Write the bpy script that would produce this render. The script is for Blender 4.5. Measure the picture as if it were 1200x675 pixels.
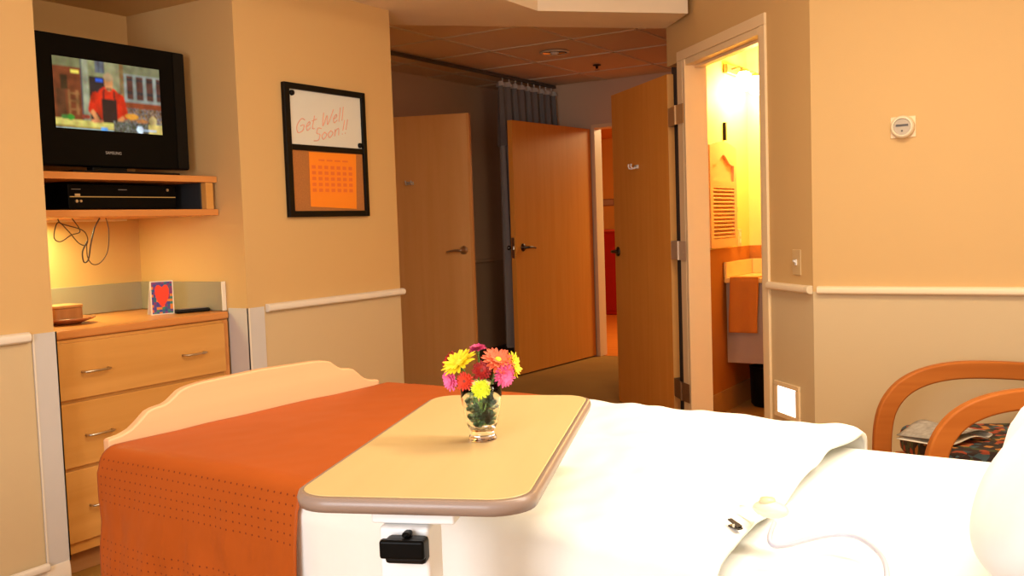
import bpy, bmesh, math, random
from mathutils import Vector, Matrix, noise
random.seed(7)
C = bpy.context.scene.collection
S = bpy.context.scene
PI = math.pi
for o in list(bpy.data.objects): bpy.data.objects.remove(o)

# ------------------------------------------------------------------ camera
F_PX, PITCH, ROLL, YAW, EYE = 1128.95, 3.7543, 1.9419, 31.9373, 1.2681
ya, pi_, ro = map(math.radians, (YAW, PITCH, ROLL))
F0 = Vector((-math.sin(ya), math.cos(ya), 0)); R0 = Vector((math.cos(ya), math.sin(ya), 0)); U0 = Vector((0, 0, 1))
FW = F0*math.cos(pi_) - U0*math.sin(pi_); UP = U0*math.cos(pi_) + F0*math.sin(pi_)
RT = R0*math.cos(ro) - UP*math.sin(ro); UP = UP*math.cos(ro) + R0*math.sin(ro)
cd = bpy.data.cameras.new('camera'); cam = bpy.data.objects.new('camera', cd); C.objects.link(cam)
cam.matrix_world = Matrix(((RT.x, UP.x, -FW.x, 0), (RT.y, UP.y, -FW.y, 0), (RT.z, UP.z, -FW.z, EYE), (0, 0, 0, 1)))
cd.sensor_width = 36; cd.lens = 36*F_PX/1200; cd.clip_start = .03
S.camera = cam

# ------------------------------------------------------------------ world, lights, exposure
w = bpy.data.worlds.new('world'); S.world = w; w.use_nodes = True
w.node_tree.nodes['Background'].inputs[0].default_value = (.75, .8, 1, 1)
w.node_tree.nodes['Background'].inputs[1].default_value = .15
S.view_settings.view_transform = 'Standard'; S.view_settings.look = 'None'
S.view_settings.exposure = -0.10; S.view_settings.gamma = 1; S.view_settings.use_curve_mapping = False

def area(name, loc, target, size, power, col, size_y=None, spread=PI):
    d = bpy.data.lights.new(name, 'AREA'); d.energy = power; d.color = col; d.size = size; d.spread = spread
    if size_y: d.shape = 'RECTANGLE'; d.size_y = size_y
    o = bpy.data.objects.new(name, d); C.objects.link(o); o.location = loc
    o.rotation_euler = (Vector(target)-Vector(loc)).to_track_quat('-Z', 'Y').to_euler()
    return o
def point(name, loc, power, col, r=.05):
    d = bpy.data.lights.new(name, 'POINT'); d.energy = power; d.color = col; d.shadow_soft_size = r
    o = bpy.data.objects.new(name, d); C.objects.link(o); o.location = loc; return o
WARM = (1, .80, .55)
area('bed_lamp_light', (.30, 1.9, 1.93), (-1.2, 1.95, .6), .14, 27, (1, .93, .80), 1.1)
area('ceiling_fixture_light', (-.5, 2.45, 2.74), (-.5, 2.45, 0), 1.15, 52, (1, .84, .58), .55)
area('window_daylight', (.50, -.5, 1.55), (-1.6, 1.9, .9), 1.5, 9, (.96, .97, 1), 1.3)
area('back_fill_light', (-.6, -1.5, 1.45), (.7, 4, 1.1), 1.4, 92, (.92, .95, 1), 1.5)  # added fill light standing for bounced flash, not real daylight
point('bathroom_globe_light', (-1.93, 6.16, 2.06), 26, (1, .66, .24), .05)
point('bathroom_globe_light', (-1.93, 6.42, 2.06), 14, (1, .66, .24), .05)
area('under_shelf_light', (-3.74, 2.36, 1.335), (-3.74, 2.36, 0), .45, 6, (1, .98, .42), .05)
area('corridor_light', (-3.3, 9.6, 2.38), (-4.0, 9.8, 0), 1.0, 95, (1, .78, .40), .8)

# ------------------------------------------------------------------ materials
MATS = {}
def nodes(name):
    m = bpy.data.materials.new(name); m.use_nodes = True; nt = m.node_tree
    b = nt.nodes['Principled BSDF']; MATS[name] = m
    return m, nt, b
def setc(b, c): b.inputs['Base Color'].default_value = (*c, 1)
def L(h):
    h = h.lstrip('#'); v = [int(h[i:i+2], 16)/255 for i in (0, 2, 4)]
    return tuple((x/12.92 if x <= .04045 else ((x+.055)/1.055)**2.4) for x in v)
def plain(name, c, rough=.5, metal=0, noise_amt=.06, scale=12, bump=0, spec=.5, **kw):
    m, nt, b = nodes(name)
    n = nt.nodes.new('ShaderNodeTexNoise'); n.inputs['Scale'].default_value = scale; n.inputs['Detail'].default_value = 5
    tc = nt.nodes.new('ShaderNodeTexCoord'); nt.links.new(tc.outputs['Object'], n.inputs['Vector'])
    mx = nt.nodes.new('ShaderNodeMixRGB'); mx.inputs[1].default_value = (*[x*(1-noise_amt) for x in c], 1); mx.inputs[2].default_value = (*[min(1, x*(1+noise_amt)) for x in c], 1)
    nt.links.new(n.outputs['Fac'], mx.inputs[0]); nt.links.new(mx.outputs[0], b.inputs['Base Color'])
    b.inputs['Roughness'].default_value = rough; b.inputs['Metallic'].default_value = metal
    b.inputs['Specular IOR Level'].default_value = spec
    if bump:
        bp = nt.nodes.new('ShaderNodeBump'); bp.inputs['Strength'].default_value = bump; bp.inputs['Distance'].default_value = .003
        nt.links.new(n.outputs['Fac'], bp.inputs['Height']); nt.links.new(bp.outputs[0], b.inputs['Normal'])
    for k, v in kw.items(): b.inputs[k.replace('_', ' ')].default_value = v
    return m
def wood(name, c1, c2, axis='z', rough=.4, scale=1.0, spec=.25):
    m, nt, b = nodes(name)
    tc = nt.nodes.new('ShaderNodeTexCoord'); mp = nt.nodes.new('ShaderNodeMapping')
    sc = {'z': (22, 22, 1.2), 'y': (22, 1.2, 22), 'x': (1.2, 22, 22)}[axis]
    mp.inputs['Scale'].default_value = [s*scale for s in sc]
    nt.links.new(tc.outputs['Object'], mp.inputs['Vector'])
    n = nt.nodes.new('ShaderNodeTexNoise'); n.inputs['Scale'].default_value = 1; n.inputs['Detail'].default_value = 7; n.inputs['Distortion'].default_value = .5
    nt.links.new(mp.outputs[0], n.inputs['Vector'])
    r = nt.nodes.new('ShaderNodeValToRGB'); r.color_ramp.elements[0].position = .3; r.color_ramp.elements[1].position = .7
    r.color_ramp.elements[0].color = (*c1, 1); r.color_ramp.elements[1].color = (*c2, 1)
    nt.links.new(n.outputs['Fac'], r.inputs[0]); nt.links.new(r.outputs[0], b.inputs['Base Color'])
    b.inputs['Roughness'].default_value = rough; b.inputs['Specular IOR Level'].default_value = spec
    return m
def emis(name, c, s):
    m, nt, b = nodes(name); setc(b, (0, 0, 0) if s else c)
    b.inputs['Emission Color'].default_value = (*c, 1); b.inputs['Emission Strength'].default_value = s; return m
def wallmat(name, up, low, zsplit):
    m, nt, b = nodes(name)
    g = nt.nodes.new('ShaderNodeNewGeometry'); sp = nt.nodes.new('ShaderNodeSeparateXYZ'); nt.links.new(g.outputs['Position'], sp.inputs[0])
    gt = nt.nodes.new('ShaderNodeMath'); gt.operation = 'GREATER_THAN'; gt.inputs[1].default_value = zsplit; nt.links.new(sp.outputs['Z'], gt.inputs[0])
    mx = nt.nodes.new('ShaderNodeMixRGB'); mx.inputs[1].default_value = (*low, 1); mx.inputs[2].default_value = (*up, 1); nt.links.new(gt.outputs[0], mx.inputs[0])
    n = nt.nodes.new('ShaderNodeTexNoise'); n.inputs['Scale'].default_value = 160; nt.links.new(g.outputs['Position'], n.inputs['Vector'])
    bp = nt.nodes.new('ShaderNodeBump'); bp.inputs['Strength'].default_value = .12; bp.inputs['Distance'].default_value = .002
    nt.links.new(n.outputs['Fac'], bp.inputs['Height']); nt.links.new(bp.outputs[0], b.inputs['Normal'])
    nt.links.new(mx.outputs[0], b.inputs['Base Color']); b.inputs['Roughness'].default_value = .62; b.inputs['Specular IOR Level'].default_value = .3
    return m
UPC = (.68, .435, .18); LOWC = (.66, .50, .285)
M_wall = wallmat('wall_paint', UPC, LOWC, .93)
M_niche = plain('niche_paint', UPC, .62, noise_amt=.02, spec=.3)
M_vest = wallmat('vestibule_paint', (.82, .56, .36), (.70, .48, .30), .93)
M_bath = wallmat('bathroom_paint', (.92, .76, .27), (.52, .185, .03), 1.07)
M_ceil = plain('ceiling_paint', (.88, .74, .54), .8, noise_amt=.02)
M_railtan = plain('tan_rail_vinyl', (.92, .74, .50), .45, noise_amt=.02)
M_trim = plain('trim_paint', (.84, .76, .64), .4, noise_amt=.02)
M_guard = plain('corner_guard_vinyl', (.64, .61, .58), .35, noise_amt=.02)
M_frame = plain('door_frame_paint', (.90, .68, .40), .4, noise_amt=.02)
M_door = wood('door_veneer', (.80, .31, .045), (.85, .35, .06), 'z', .45, spec=.12)
M_alcove_door = wood('alcove_door_veneer', (.90, .50, .18), (.94, .54, .21), 'z', .45, spec=.2)
M_dooredge = plain('door_edge_veneer', (.86, .42, .12), .4)
M_maple = wood('maple', (.62, .29, .065), (.72, .36, .095), 'y', .36, .6)
M_mapletop = wood('maple_top', (.60, .23, .06), (.70, .29, .08), 'y', .3)
M_foot = wood('footboard_laminate', (.84, .46, .24), (.88, .50, .26), 'y', .4, .6)
M_table = wood('table_laminate', (.64, .46, .205), (.68, .49, .225), 'y', .33, .7)
M_tedge = plain('table_edge_vinyl', (.30, .21, .16), .35)
M_chair = wood('chair_wood', (.44, .125, .02), (.54, .17, .03), 'x', .45, spec=.15)
M_black = plain('black_plastic', (.006, .005, .004), .4, spec=.15)
M_blackgloss = plain('black_gloss', (.004, .0035, .003), .3, spec=.06)
M_darkmetal = plain('dark_metal', (.09, .075, .06), .35, 1)
M_steel = plain('brushed_steel', (.62, .56, .48), .3, 1)
M_hinge = plain('satin_hinge', (.66, .50, .36), .4, .25)
M_bronze = plain('bronze_hinge', (.50, .33, .19), .38, .8)
M_white = plain('white_plastic', (.85, .83, .80), .4, noise_amt=.02)
M_cream = plain('cream_plastic', (.82, .68, .46), .4, noise_amt=.02)
M_sheet = plain('white_sheet', (.90, .90, .84), .85, noise_amt=.015, scale=60, bump=.1)
M_pillow = plain('pillow_cotton', (.92, .90, .88), .85, noise_amt=.015, scale=60, bump=.1)
M_steelbed = plain('bed_frame_paint', (.55, .50, .44), .45)
M_towel = plain('tan_towel', (.60, .19, .02), .95, scale=200, bump=.5)
M_porc = plain('porcelain', (.92, .62, .24), .2)
M_apron = plain('apron_laminate', (.44, .33, .27), .4)
M_shutter = plain('shutter_paint', (.92, .47, .22), .45)
M_cork = plain('cork', (.45, .17, .04), .9, noise_amt=.3, scale=180, bump=.3)
M_wb = plain('whiteboard', (.72, .74, .69), .25, noise_amt=.01)
M_paper = plain('orange_paper', (1, .28, .012), .7, noise_amt=.02)
M_ink = plain('calendar_ink', (.85, .18, .03), .8)
M_marker = plain('red_marker', (.80, .38, .26), .6)
M_red = plain('corridor_red', (.42, .008, .003), .45)
M_corr = plain('corridor_paint', (.78, .36, .05), .6, noise_amt=.02)
M_orfloor = wood('corridor_floor', (.74, .18, .02), (.84, .26, .035), 'x', .4, spec=.1)
M_bfloor = plain('bathroom_floor', (.50, .26, .08), .45, noise_amt=.12, scale=40)
M_cushion = None
def carpet(name, a, b_):
    m, nt, b = nodes(name)
    g = nt.nodes.new('ShaderNodeNewGeometry'); n = nt.nodes.new('ShaderNodeTexNoise'); n.inputs['Scale'].default_value = 230
    n2 = nt.nodes.new('ShaderNodeTexNoise'); n2.inputs['Scale'].default_value = 3
    nt.links.new(g.outputs['Position'], n.inputs['Vector']); nt.links.new(g.outputs['Position'], n2.inputs['Vector'])
    ad = nt.nodes.new('ShaderNodeMath'); ad.operation = 'ADD'; nt.links.new(n.outputs['Fac'], ad.inputs[0]); nt.links.new(n2.outputs['Fac'], ad.inputs[1])
    r = nt.nodes.new('ShaderNodeMapRange'); r.inputs[1].default_value = .6; r.inputs[2].default_value = 1.4; nt.links.new(ad.outputs[0], r.inputs[0])
    mx = nt.nodes.new('ShaderNodeMixRGB'); mx.inputs[1].default_value = (*a, 1); mx.inputs[2].default_value = (*b_, 1)
    nt.links.new(r.outputs[0], mx.inputs[0]); nt.links.new(mx.outputs[0], b.inputs['Base Color']); b.inputs['Roughness'].default_value = .95
    bp = nt.nodes.new('ShaderNodeBump'); bp.inputs['Strength'].default_value = .5; bp.inputs['Distance'].default_value = .004
    nt.links.new(n.outputs['Fac'], bp.inputs['Height']); nt.links.new(bp.outputs[0], b.inputs['Normal'])
    return m
M_carpet = carpet('olive_carpet', (.36, .17, .025), (.46, .24, .035))
def tilemat():
    m, nt, b = nodes('ceiling_tiles')
    n = nt.nodes.new('ShaderNodeTexNoise'); n.inputs['Scale'].default_value = 120
    g = nt.nodes.new('ShaderNodeNewGeometry'); nt.links.new(g.outputs['Position'], n.inputs['Vector'])
    mx = nt.nodes.new('ShaderNodeMixRGB'); mx.inputs[1].default_value = (.84, .64, .44, 1); mx.inputs[2].default_value = (.88, .70, .50, 1)
    nt.links.new(n.outputs['Fac'], mx.inputs[0]); nt.links.new(mx.outputs[0], b.inputs['Base Color']); b.inputs['Roughness'].default_value = .9
    return m
M_tile = tilemat()
M_grid = plain('ceiling_grid_metal', (.80, .68, .50), .5)
def glassmat(name, c, ior=1.45, rough=0):
    m, nt, b = nodes(name); setc(b, c); b.inputs['Transmission Weight'].default_value = 1; b.inputs['IOR'].default_value = ior
    b.inputs['Roughness'].default_value = rough; return m
M_glass = glassmat('clear_glass', (1, 1, 1), 1.28)
M_bead = glassmat('green_glass', (.42, .62, .60), 1.2, .3)
def floralmat():
    m, nt, b = nodes('floral_upholstery')
    tc = nt.nodes.new('ShaderNodeTexCoord'); v = nt.nodes.new('ShaderNodeTexVoronoi'); v.inputs['Scale'].default_value = 42
    nt.links.new(tc.outputs['Object'], v.inputs['Vector'])
    sp = nt.nodes.new('ShaderNodeSeparateColor'); nt.links.new(v.outputs['Color'], sp.inputs[0])
    r = nt.nodes.new('ShaderNodeValToRGB'); r.color_ramp.interpolation = 'CONSTANT'; e = r.color_ramp.elements
    e[0].color = (.035, .02, .015, 1); e[1].position = .45; e[1].color = (.36, .06, .02, 1)
    for p, c in ((.62, (.05, .09, .10, 1)), (.75, (.50, .20, .04, 1)), (.88, (.06, .07, .03, 1))):
        x = e.new(p); x.color = c
    nt.links.new(sp.outputs[0], r.inputs[0]); nt.links.new(r.outputs[0], b.inputs['Base Color']); b.inputs['Roughness'].default_value = .9
    return m
M_floral = floralmat()
def scarfmat():
    m, nt, b = nodes('orange_satin')
    uv = nt.nodes.new('ShaderNodeUVMap'); sp = nt.nodes.new('ShaderNodeSeparateXYZ'); nt.links.new(uv.outputs[0], sp.inputs[0])
    def mth(op, a, bb=None):
        n = nt.nodes.new('ShaderNodeMath'); n.operation = op
        for i, v in enumerate((a, bb)):
            if v is None: continue
            if isinstance(v, (int, float)): n.inputs[i].default_value = v
            else: nt.links.new(v, n.inputs[i])
        return n.outputs[0]
    N = 1/.019
    fu = mth('SUBTRACT', mth('FRACT', mth('MULTIPLY', sp.outputs['X'], N)), .5)
    fv = mth('SUBTRACT', mth('FRACT', mth('MULTIPLY', sp.outputs['Y'], N)), .5)
    d = mth('SQRT', mth('ADD', mth('MULTIPLY', fu, fu), mth('MULTIPLY', fv, fv)))
    dot = mth('LESS_THAN', d, .115)
    # the punched bands: 4 rows of every 9 across the drop
    band = mth('GREATER_THAN', mth('FRACT', mth('ADD', mth('MULTIPLY', sp.outputs['Y'], 1/.19), .12)), .45)
    side = mth('LESS_THAN', sp.outputs['Y'], .62)
    mask = mth('MULTIPLY', mth('MULTIPLY', dot, band), side)
    n = nt.nodes.new('ShaderNodeTexNoise'); n.inputs['Scale'].default_value = 9; nt.links.new(uv.outputs[0], n.inputs['Vector'])
    mx0 = nt.nodes.new('ShaderNodeMixRGB'); mx0.inputs[1].default_value = (.42, .085, .010, 1); mx0.inputs[2].default_value = (.48, .10, .014, 1); nt.links.new(n.outputs['Fac'], mx0.inputs[0])
    mx = nt.nodes.new('ShaderNodeMixRGB'); nt.links.new(mask, mx.inputs[0]); nt.links.new(mx0.outputs[0], mx.inputs[1]); mx.inputs[2].default_value = (.20, .035, .01, 1)
    nt.links.new(mx.outputs[0], b.inputs['Base Color']); b.inputs['Roughness'].default_value = .48
    b.inputs['Sheen Weight'].default_value = .03; b.inputs['Specular IOR Level'].default_value = .12; b.inputs['Sheen Tint'].default_value = (1, .8, .7, 1); b.inputs['Sheen Roughness'].default_value = .4
    return m
M_scarf = scarfmat()

# ------------------------------------------------------------------ helpers
def obj(name, bm, mat, parent=None, smooth=False, bevel=0, seg=2, subsurf=0, angle=35):
    me = bpy.data.meshes.new(name); bmesh.ops.recalc_face_normals(bm, faces=bm.faces[:]) if not bm.get('keep') else None
    bm['bm'].to_mesh(me) if isinstance(bm, dict) else bm.to_mesh(me)
    return me
class B:
    """collects shapes for ONE mesh"""
    def __init__(s): s.bm = bmesh.new(); s.M = Matrix()
    def v(s, p): return s.bm.verts.new(s.M @ Vector(p))
    def face(s, vs):
        try: return s.bm.faces.new(vs)
        except ValueError: return None
    def box(s, x0, x1, y0, y1, z0, z1):
        vs = [s.v((x, y, z)) for z in (z0, z1) for x, y in ((x0, y0), (x1, y0), (x1, y1), (x0, y1))]
        for f in ((3, 2, 1, 0), (4, 5, 6, 7), (0, 1, 5, 4), (1, 2, 6, 5), (2, 3, 7, 6), (3, 0, 4, 7)): s.face([vs[i] for i in f])
        return s
    def prism(s, pts, z0, z1):
        a = [s.v((x, y, z0)) for x, y in pts]; b = [s.v((x, y, z1)) for x, y in pts]; n = len(pts)
        s.face(a[::-1]); s.face(b)
        for i in range(n): s.face([a[i], a[(i+1) % n], b[(i+1) % n], b[i]])
        return s
    def extr(s, pts, d):
        """closed 3-D outline extruded along vector d"""
        d = Vector(d); a = [s.v(p) for p in pts]; b = [s.v(Vector(p)+d) for p in pts]; n = len(pts)
        s.face(a[::-1]); s.face(b)
        for i in range(n): s.face([a[i], a[(i+1) % n], b[(i+1) % n], b[i]])
        return s
    def tube(s, pts, r, n=10, caps=True, closed=False):
        pts = [Vector(p) for p in pts]; rs = r if isinstance(r, (list, tuple)) else [r]*len(pts)
        rings = []; up = None
        for i, p in enumerate(pts):
            t = (pts[min(i+1, len(pts)-1)]-pts[max(i-1, 0)]).normalized()
            if up is None:
                up = Vector((0, 0, 1)) if abs(t.z) < .9 else Vector((1, 0, 0))
            a = t.cross(up).normalized(); bb = a.cross(t).normalized(); up = bb
            rings.append([s.v(p+(a*math.cos(k*2*PI/n)+bb*math.sin(k*2*PI/n))*rs[i]) for k in range(n)])
        for i in range(len(rings)-1):
            for k in range(n): s.face([rings[i][k], rings[i][(k+1) % n], rings[i+1][(k+1) % n], rings[i+1][k]])
        if caps: s.face(rings[0][::-1]); s.face(rings[-1])
        return s
    def lathe(s, prof, n=32, c=(0, 0, 0), axis=None, cap=True):
        c = Vector(c); q = Vector((0, 0, 1)).rotation_difference(Vector(axis).normalized()) if axis else None
        rings = []
        for r, z in prof:
            if r < 1e-6:
                p = Vector((0, 0, z)); p = (q @ p if q else p)+c; rings.append([s.v(p)]); continue
            ring = []
            for k in range(n):
                p = Vector((r*math.cos(2*PI*k/n), r*math.sin(2*PI*k/n), z)); p = (q @ p if q else p)+c; ring.append(s.v(p))
            rings.append(ring)
        for a, b in zip(rings, rings[1:]):
            for k in range(n):
                if len(a) == 1 and len(b) == 1: continue
                if len(a) == 1: s.face([a[0], b[(k+1) % n], b[k]])
                elif len(b) == 1: s.face([a[k], a[(k+1) % n], b[0]])
                else: s.face([a[k], a[(k+1) % n], b[(k+1) % n], b[k]])
        return s
    def ball(s, c, r, n=12, sq=(1, 1, 1)):
        pr = [(math.sin(PI*i/n)*1.0, -math.cos(PI*i/n)) for i in range(n+1)]
        old = s.M; s.M = old @ Matrix.Translation(Vector(c)) @ Matrix.Diagonal((r*sq[0], r*sq[1], r*sq[2], 1))
        pr[0] = (0, -1); pr[-1] = (0, 1)
        s.lathe(pr, n*2); s.M = old; return s
    def grid(s, nu, nv, fn, uvfn=None):
        vs = [[s.v(fn(i/nu, j/nv)) for j in range(nv+1)] for i in range(nu+1)]
        uvl = s.bm.loops.layers.uv.verify() if uvfn else None
        for i in range(nu):
            for j in range(nv):
                f = s.face([vs[i][j], vs[i+1][j], vs[i+1][j+1], vs[i][j+1]])
                if uvl and f:
                    for lp, (a, b) in zip(f.loops, ((i, j), (i+1, j), (i+1, j+1), (i, j+1))): lp[uvl].uv = uvfn(a/nu, b/nv)
        return s
    def out(s, name, mat, parent=None, smooth=False, bevel=0, seg=2, subsurf=0, solid=0, recalc=True):
        if recalc: bmesh.ops.recalc_face_normals(s.bm, faces=s.bm.faces[:])
        me = bpy.data.meshes.new(name); s.bm.to_mesh(me); s.bm.free()
        for m in (mat if isinstance(mat, list) else [mat]): me.materials.append(m)
        o = bpy.data.objects.new(name, me); C.objects.link(o)
        if smooth:
            for p in me.polygons: p.use_smooth = True
        if solid:
            md = o.modifiers.new('solidify', 'SOLIDIFY'); md.thickness = solid; md.offset = -1
        if bevel:
            md = o.modifiers.new('bevel', 'BEVEL'); md.width = bevel; md.segments = seg; md.limit_method = 'ANGLE'; md.angle_limit = math.radians(35)
            for p in me.polygons: p.use_smooth = True
            md.harden_normals = True
        if subsurf:
            md = o.modifiers.new('subdivision', 'SUBSURF'); md.levels = subsurf; md.render_levels = subsurf
        if parent: o.parent = parent
        if parent:
            o.matrix_parent_inverse = parent.matrix_world.inverted() if False else Matrix()
        return o
def thing(name, label, cat, loc=(0, 0, 0), rz=0, group=None):
    o = bpy.data.objects.new(name, None); C.objects.link(o); o.location = loc; o.rotation_euler = (0, 0, rz)
    o['label'] = label; o['category'] = cat
    if group: o['group'] = group
    return o
def tag(o, label, cat, group=None, kind=None):
    o['label'] = label; o['category'] = cat
    if group: o['group'] = group
    if kind: o['kind'] = kind
    return o
def struct(o, label=None):
    o['kind'] = 'structure'
    if label: o['label'] = label
    return o
def sempty(name, loc=(0, 0, 0), rz=0):
    o = bpy.data.objects.new(name, None); C.objects.link(o); o.location = loc; o.rotation_euler = (0, 0, rz); o['kind'] = 'structure'; return o
def dup(o, loc=None, rz=None):
    r = o.copy(); C.objects.link(r)
    if loc is not None: r.location = loc
    if rz is not None: r.rotation_euler = (0, 0, rz)
    for ch in list(o.children):
        c = ch.copy(); C.objects.link(c); c.parent = r
        for g in list(ch.children):
            d = g.copy(); C.objects.link(d); d.parent = c
    return r
def capsule(pts_r, w, h, n=6):   # rounded rectangle outline
    pass
def rrect(w, h, r, n=6):
    pts = []
    for cx, cy, a0 in ((w/2-r, h/2-r, 0), (-w/2+r, h/2-r, PI/2), (-w/2+r, -h/2+r, PI), (w/2-r, -h/2+r, 1.5*PI)):
        for k in range(n+1):
            a = a0+k*PI/2/n; pts.append((cx+r*math.cos(a), cy+r*math.sin(a)))
    return pts

# ------------------------------------------------------------------ the setting
XL, YR, ZC = -3.18, 4.29, 2.80
CX, CY = -1.1127, 4.2917
q7 = math.sqrt(.5)
def DG(t, n=0, z=0):   # point on the diagonal wall: t along (from the room corner towards the vestibule), n into the bathroom
    return (CX-q7*t+q7*n, CY+q7*t+q7*n, z)
struct(B().prism([(-4.0, -2.6), (.55, -2.6), (.55, 4.29), (-1.11, 4.29), DG(1.10)[:2], (-1.89, 5.07), DG(1.5)[:2], (-2.24, 8.16), (-5.05, 8.16), (-5.05, 3.99), (-4.0, 3.99)], -.05, 0).out('floor', M_carpet))
# left wall with the television niche
struct(B().box(-3.98, XL, -2.6, 2.024, 0, ZC).out('wall_left', M_wall))
struct(B().box(-3.98, -3.88, 2.024, 2.929, 0, ZC).out('wall_niche', M_niche))
struct(B().box(-3.88, XL, 2.024, 2.929, 2.29, ZC-.001).out('wall_niche_shade_header', M_wall))  # unseen header, added to keep the upper niche in shade
struct(B().box(-3.98, XL, 2.929, 3.989, 0, ZC).out('wall_left_board', M_wall))
struct(B().box(XL, .67, -1.72, -1.6, 0, .75).box(XL, -1.4, -1.72, -1.6, .75, ZC).box(.0, .67, -1.72, -1.6, .75, ZC).box(-1.4, .0, -1.72, -1.6, 2.25, ZC).out('wall_back', M_wall))
struct(B().box(.55, .67, -2.6, 4.29, 0, .85).box(.55, .67, -2.6, 4.29, 2.2, ZC).box(.55, .67, -2.6, -1.3, .85, 2.2).box(.55, .67, .3, 4.29, .85, 2.2).out('wall_head', M_wall))
struct(B().box(CX, .67, YR, YR+.12, 0, ZC).out('wall_right', M_wall))
# diagonal wall with the bathroom doorway t .46 -> 1.36
def dprism(b, t0, t1, n0, n1, z0, z1):
    b.prism([DG(t0, n0)[:2], DG(t1, n0)[:2], DG(t1, n1)[:2], DG(t0, n1)[:2]], z0, z1); return b
b = B(); dprism(b, 0, .44, 0, .12, 0, ZC); dprism(b, .44, 1.36, 0, .12, 2.17, ZC); dprism(b, 1.36, 1.43, 0, .12, 0, ZC); dprism(b, 1.43, 1.6, 0, .12, 2.17, ZC)
struct(b.out('wall_diagonal', M_wall))
struct(B().box(-3.98, -1.0, -2.6, 8.4, ZC, ZC+.1).box(-1.0, .67, -2.6, 8.4, ZC, ZC+.1).out('ceiling', M_ceil))
# soffit (dropped beam)
struct(B().prism([(XL, -2.6), (-2.59, -2.6), (-2.59, 4.505), (-1.985, 5.11), (-2.245, 5.42), (-3.42, 4.25), (-3.68, 3.991), (XL, 3.991)], 2.395, ZC-.001).out('ceiling_soffit', M_ceil))
# vestibule shell
struct(B().prism([(-5.05, 3.99), (-3.69, 3.992), (-2.255, 5.43), (-2.24, 8.1), (-5.05, 8.1)], 2.57, 2.62).out('ceiling_vestibule', M_tile))
struct(B().box(-5.17, -5.05, 3.87, 8.22, 0, 2.62).box(-5.05, -3.98, 3.87, 3.99, 0, 2.62).out('wall_vestibule_left', M_vest))
struct(B().box(-5.05, -4.12, 8.1, 8.22, 0, 2.62).box(-4.12, -2.96, 8.1, 8.22, 2.17, 2.62).box(-2.96, -2.13, 8.1, 8.22, 0, 2.62).out('wall_entry', M_vest))
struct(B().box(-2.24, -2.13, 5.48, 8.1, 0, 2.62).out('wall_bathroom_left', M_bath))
struct(B().prism([DG(1.43, .12)[:2], DG(1.46, .10)[:2], (-2.24, 5.48), (-2.13, 5.50)], 0, 2.62).out('trim_hinge_gap_shade', plain('hinge_gap_shade', (.07, .045, .03), .7)))  # closing piece, near-black colour stands for the shade in the hinge gap
# ceiling grid of the vestibule: T-bars
g = B()
for x in (-4.76, -3.95, -3.26, -2.75): g.box(x-.011, x+.011, 4.0 if x < -3.7 else 3.99+(x+3.69)*1.0+.02, 8.09, 2.563, 2.5695)
for y in (4.85, 5.51, 6.14, 6.82, 7.58): g.box(-5.04, min(-2.26, -3.69+(y-3.99)-.03), y-.011, y+.011, 2.563, 2.5695)
struct(g.out('ceiling_grid', M_grid))
# bathroom shell
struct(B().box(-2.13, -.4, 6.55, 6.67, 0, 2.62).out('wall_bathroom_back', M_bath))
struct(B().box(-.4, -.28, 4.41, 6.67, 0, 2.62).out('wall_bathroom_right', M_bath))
struct(B().prism([DG(1.46, .125)[:2], (-2.13, 5.55), (-2.13, 6.55), (-.4, 6.55), (-.4, 4.42), DG(0, .13)[:2]], 2.45, 2.5).out('ceiling_bathroom', M_bath))
struct(B().prism([DG(.44, .0)[:2], DG(1.38, .0)[:2], DG(1.46, .125)[:2], (-2.13, 5.55), (-2.13, 6.55), (-.4, 6.55), (-.4, 4.42), DG(0.0, .13)[:2]], .002, .008).out('floor_bathroom', M_bfloor))
struct(B().box(-2.128, -2.118, 5.56, 6.53, .008, .15).box(-2.118, -.41, 6.537, 6.547, .008, .15).out('baseboard_bathroom', M_bfloor))
# corridor beyond the entry door
struct(B().box(-8.2, -1.6, 8.22, 12.3, -.05, .0).box(-4.08, -2.98, 8.15, 8.22, -.05, .0).out('floor_corridor', M_orfloor))
struct(B().box(-8.2, -1.6, 12.25, 12.35, 0, 2.5).box(-8.3, -8.2, 8.1, 12.35, 0, 2.5).box(-1.6, -1.5, 8.22, 12.35, 0, 2.5).box(-8.2, -5.17, 8.1, 8.22, 0, 2.5).out('wall_corridor', M_corr))
struct(B().box(-8.2, -1.6, 8.22, 12.25, 2.42, 2.5).out('ceiling_corridor', M_corr))

# windows behind the camera; the back-wall one is added around the fill light
for wn in (sempty('window_1', (.61, -.5, 1.52), PI/2), sempty('window_added', (-.7, -1.66, 1.52))):
    fr = B()
    for a in ((-.8, .8, .62, .68), (-.8, .8, -.67, -.61), (-.8, -.74, -.61, .62), (.74, .8, -.61, .62), (-.02, .02, -.61, .62)): fr.box(a[0], a[1], -.03, .03, a[2]*1.12, a[3]*1.12)
    fr.out('window_frame', M_trim, wn)
    B().box(-.74, .74, -.004, .004, -.61, .62).out('window_glass', MATS.get('window_glass') or glassmat('window_glass', (.95, 1, 1), 1.02), wn)

# door frame of the bathroom
b = B()
dprism(b, .385, .44, -.012, .132, 0, 2.17); dprism(b, 1.355, 1.432, -.012, .132, 0, 2.17)      # casings
dprism(b, .385, 1.432, -.012, .132, 2.17, 2.225)
dprism(b, .44, .46, -.006, .126, 0, 2.17); dprism(b, 1.325, 1.355, -.011, .126, 0, 2.17); dprism(b, .46, 1.325, -.006, .126, 2.135, 2.17)
dprism(b, .46, .475, .05, .1, 0, 2.12); dprism(b, .46, 1.325, .05, .1, 2.12, 2.135)
struct(b.out('trim_bathroom_door_frame', M_frame, bevel=.003))
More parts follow.
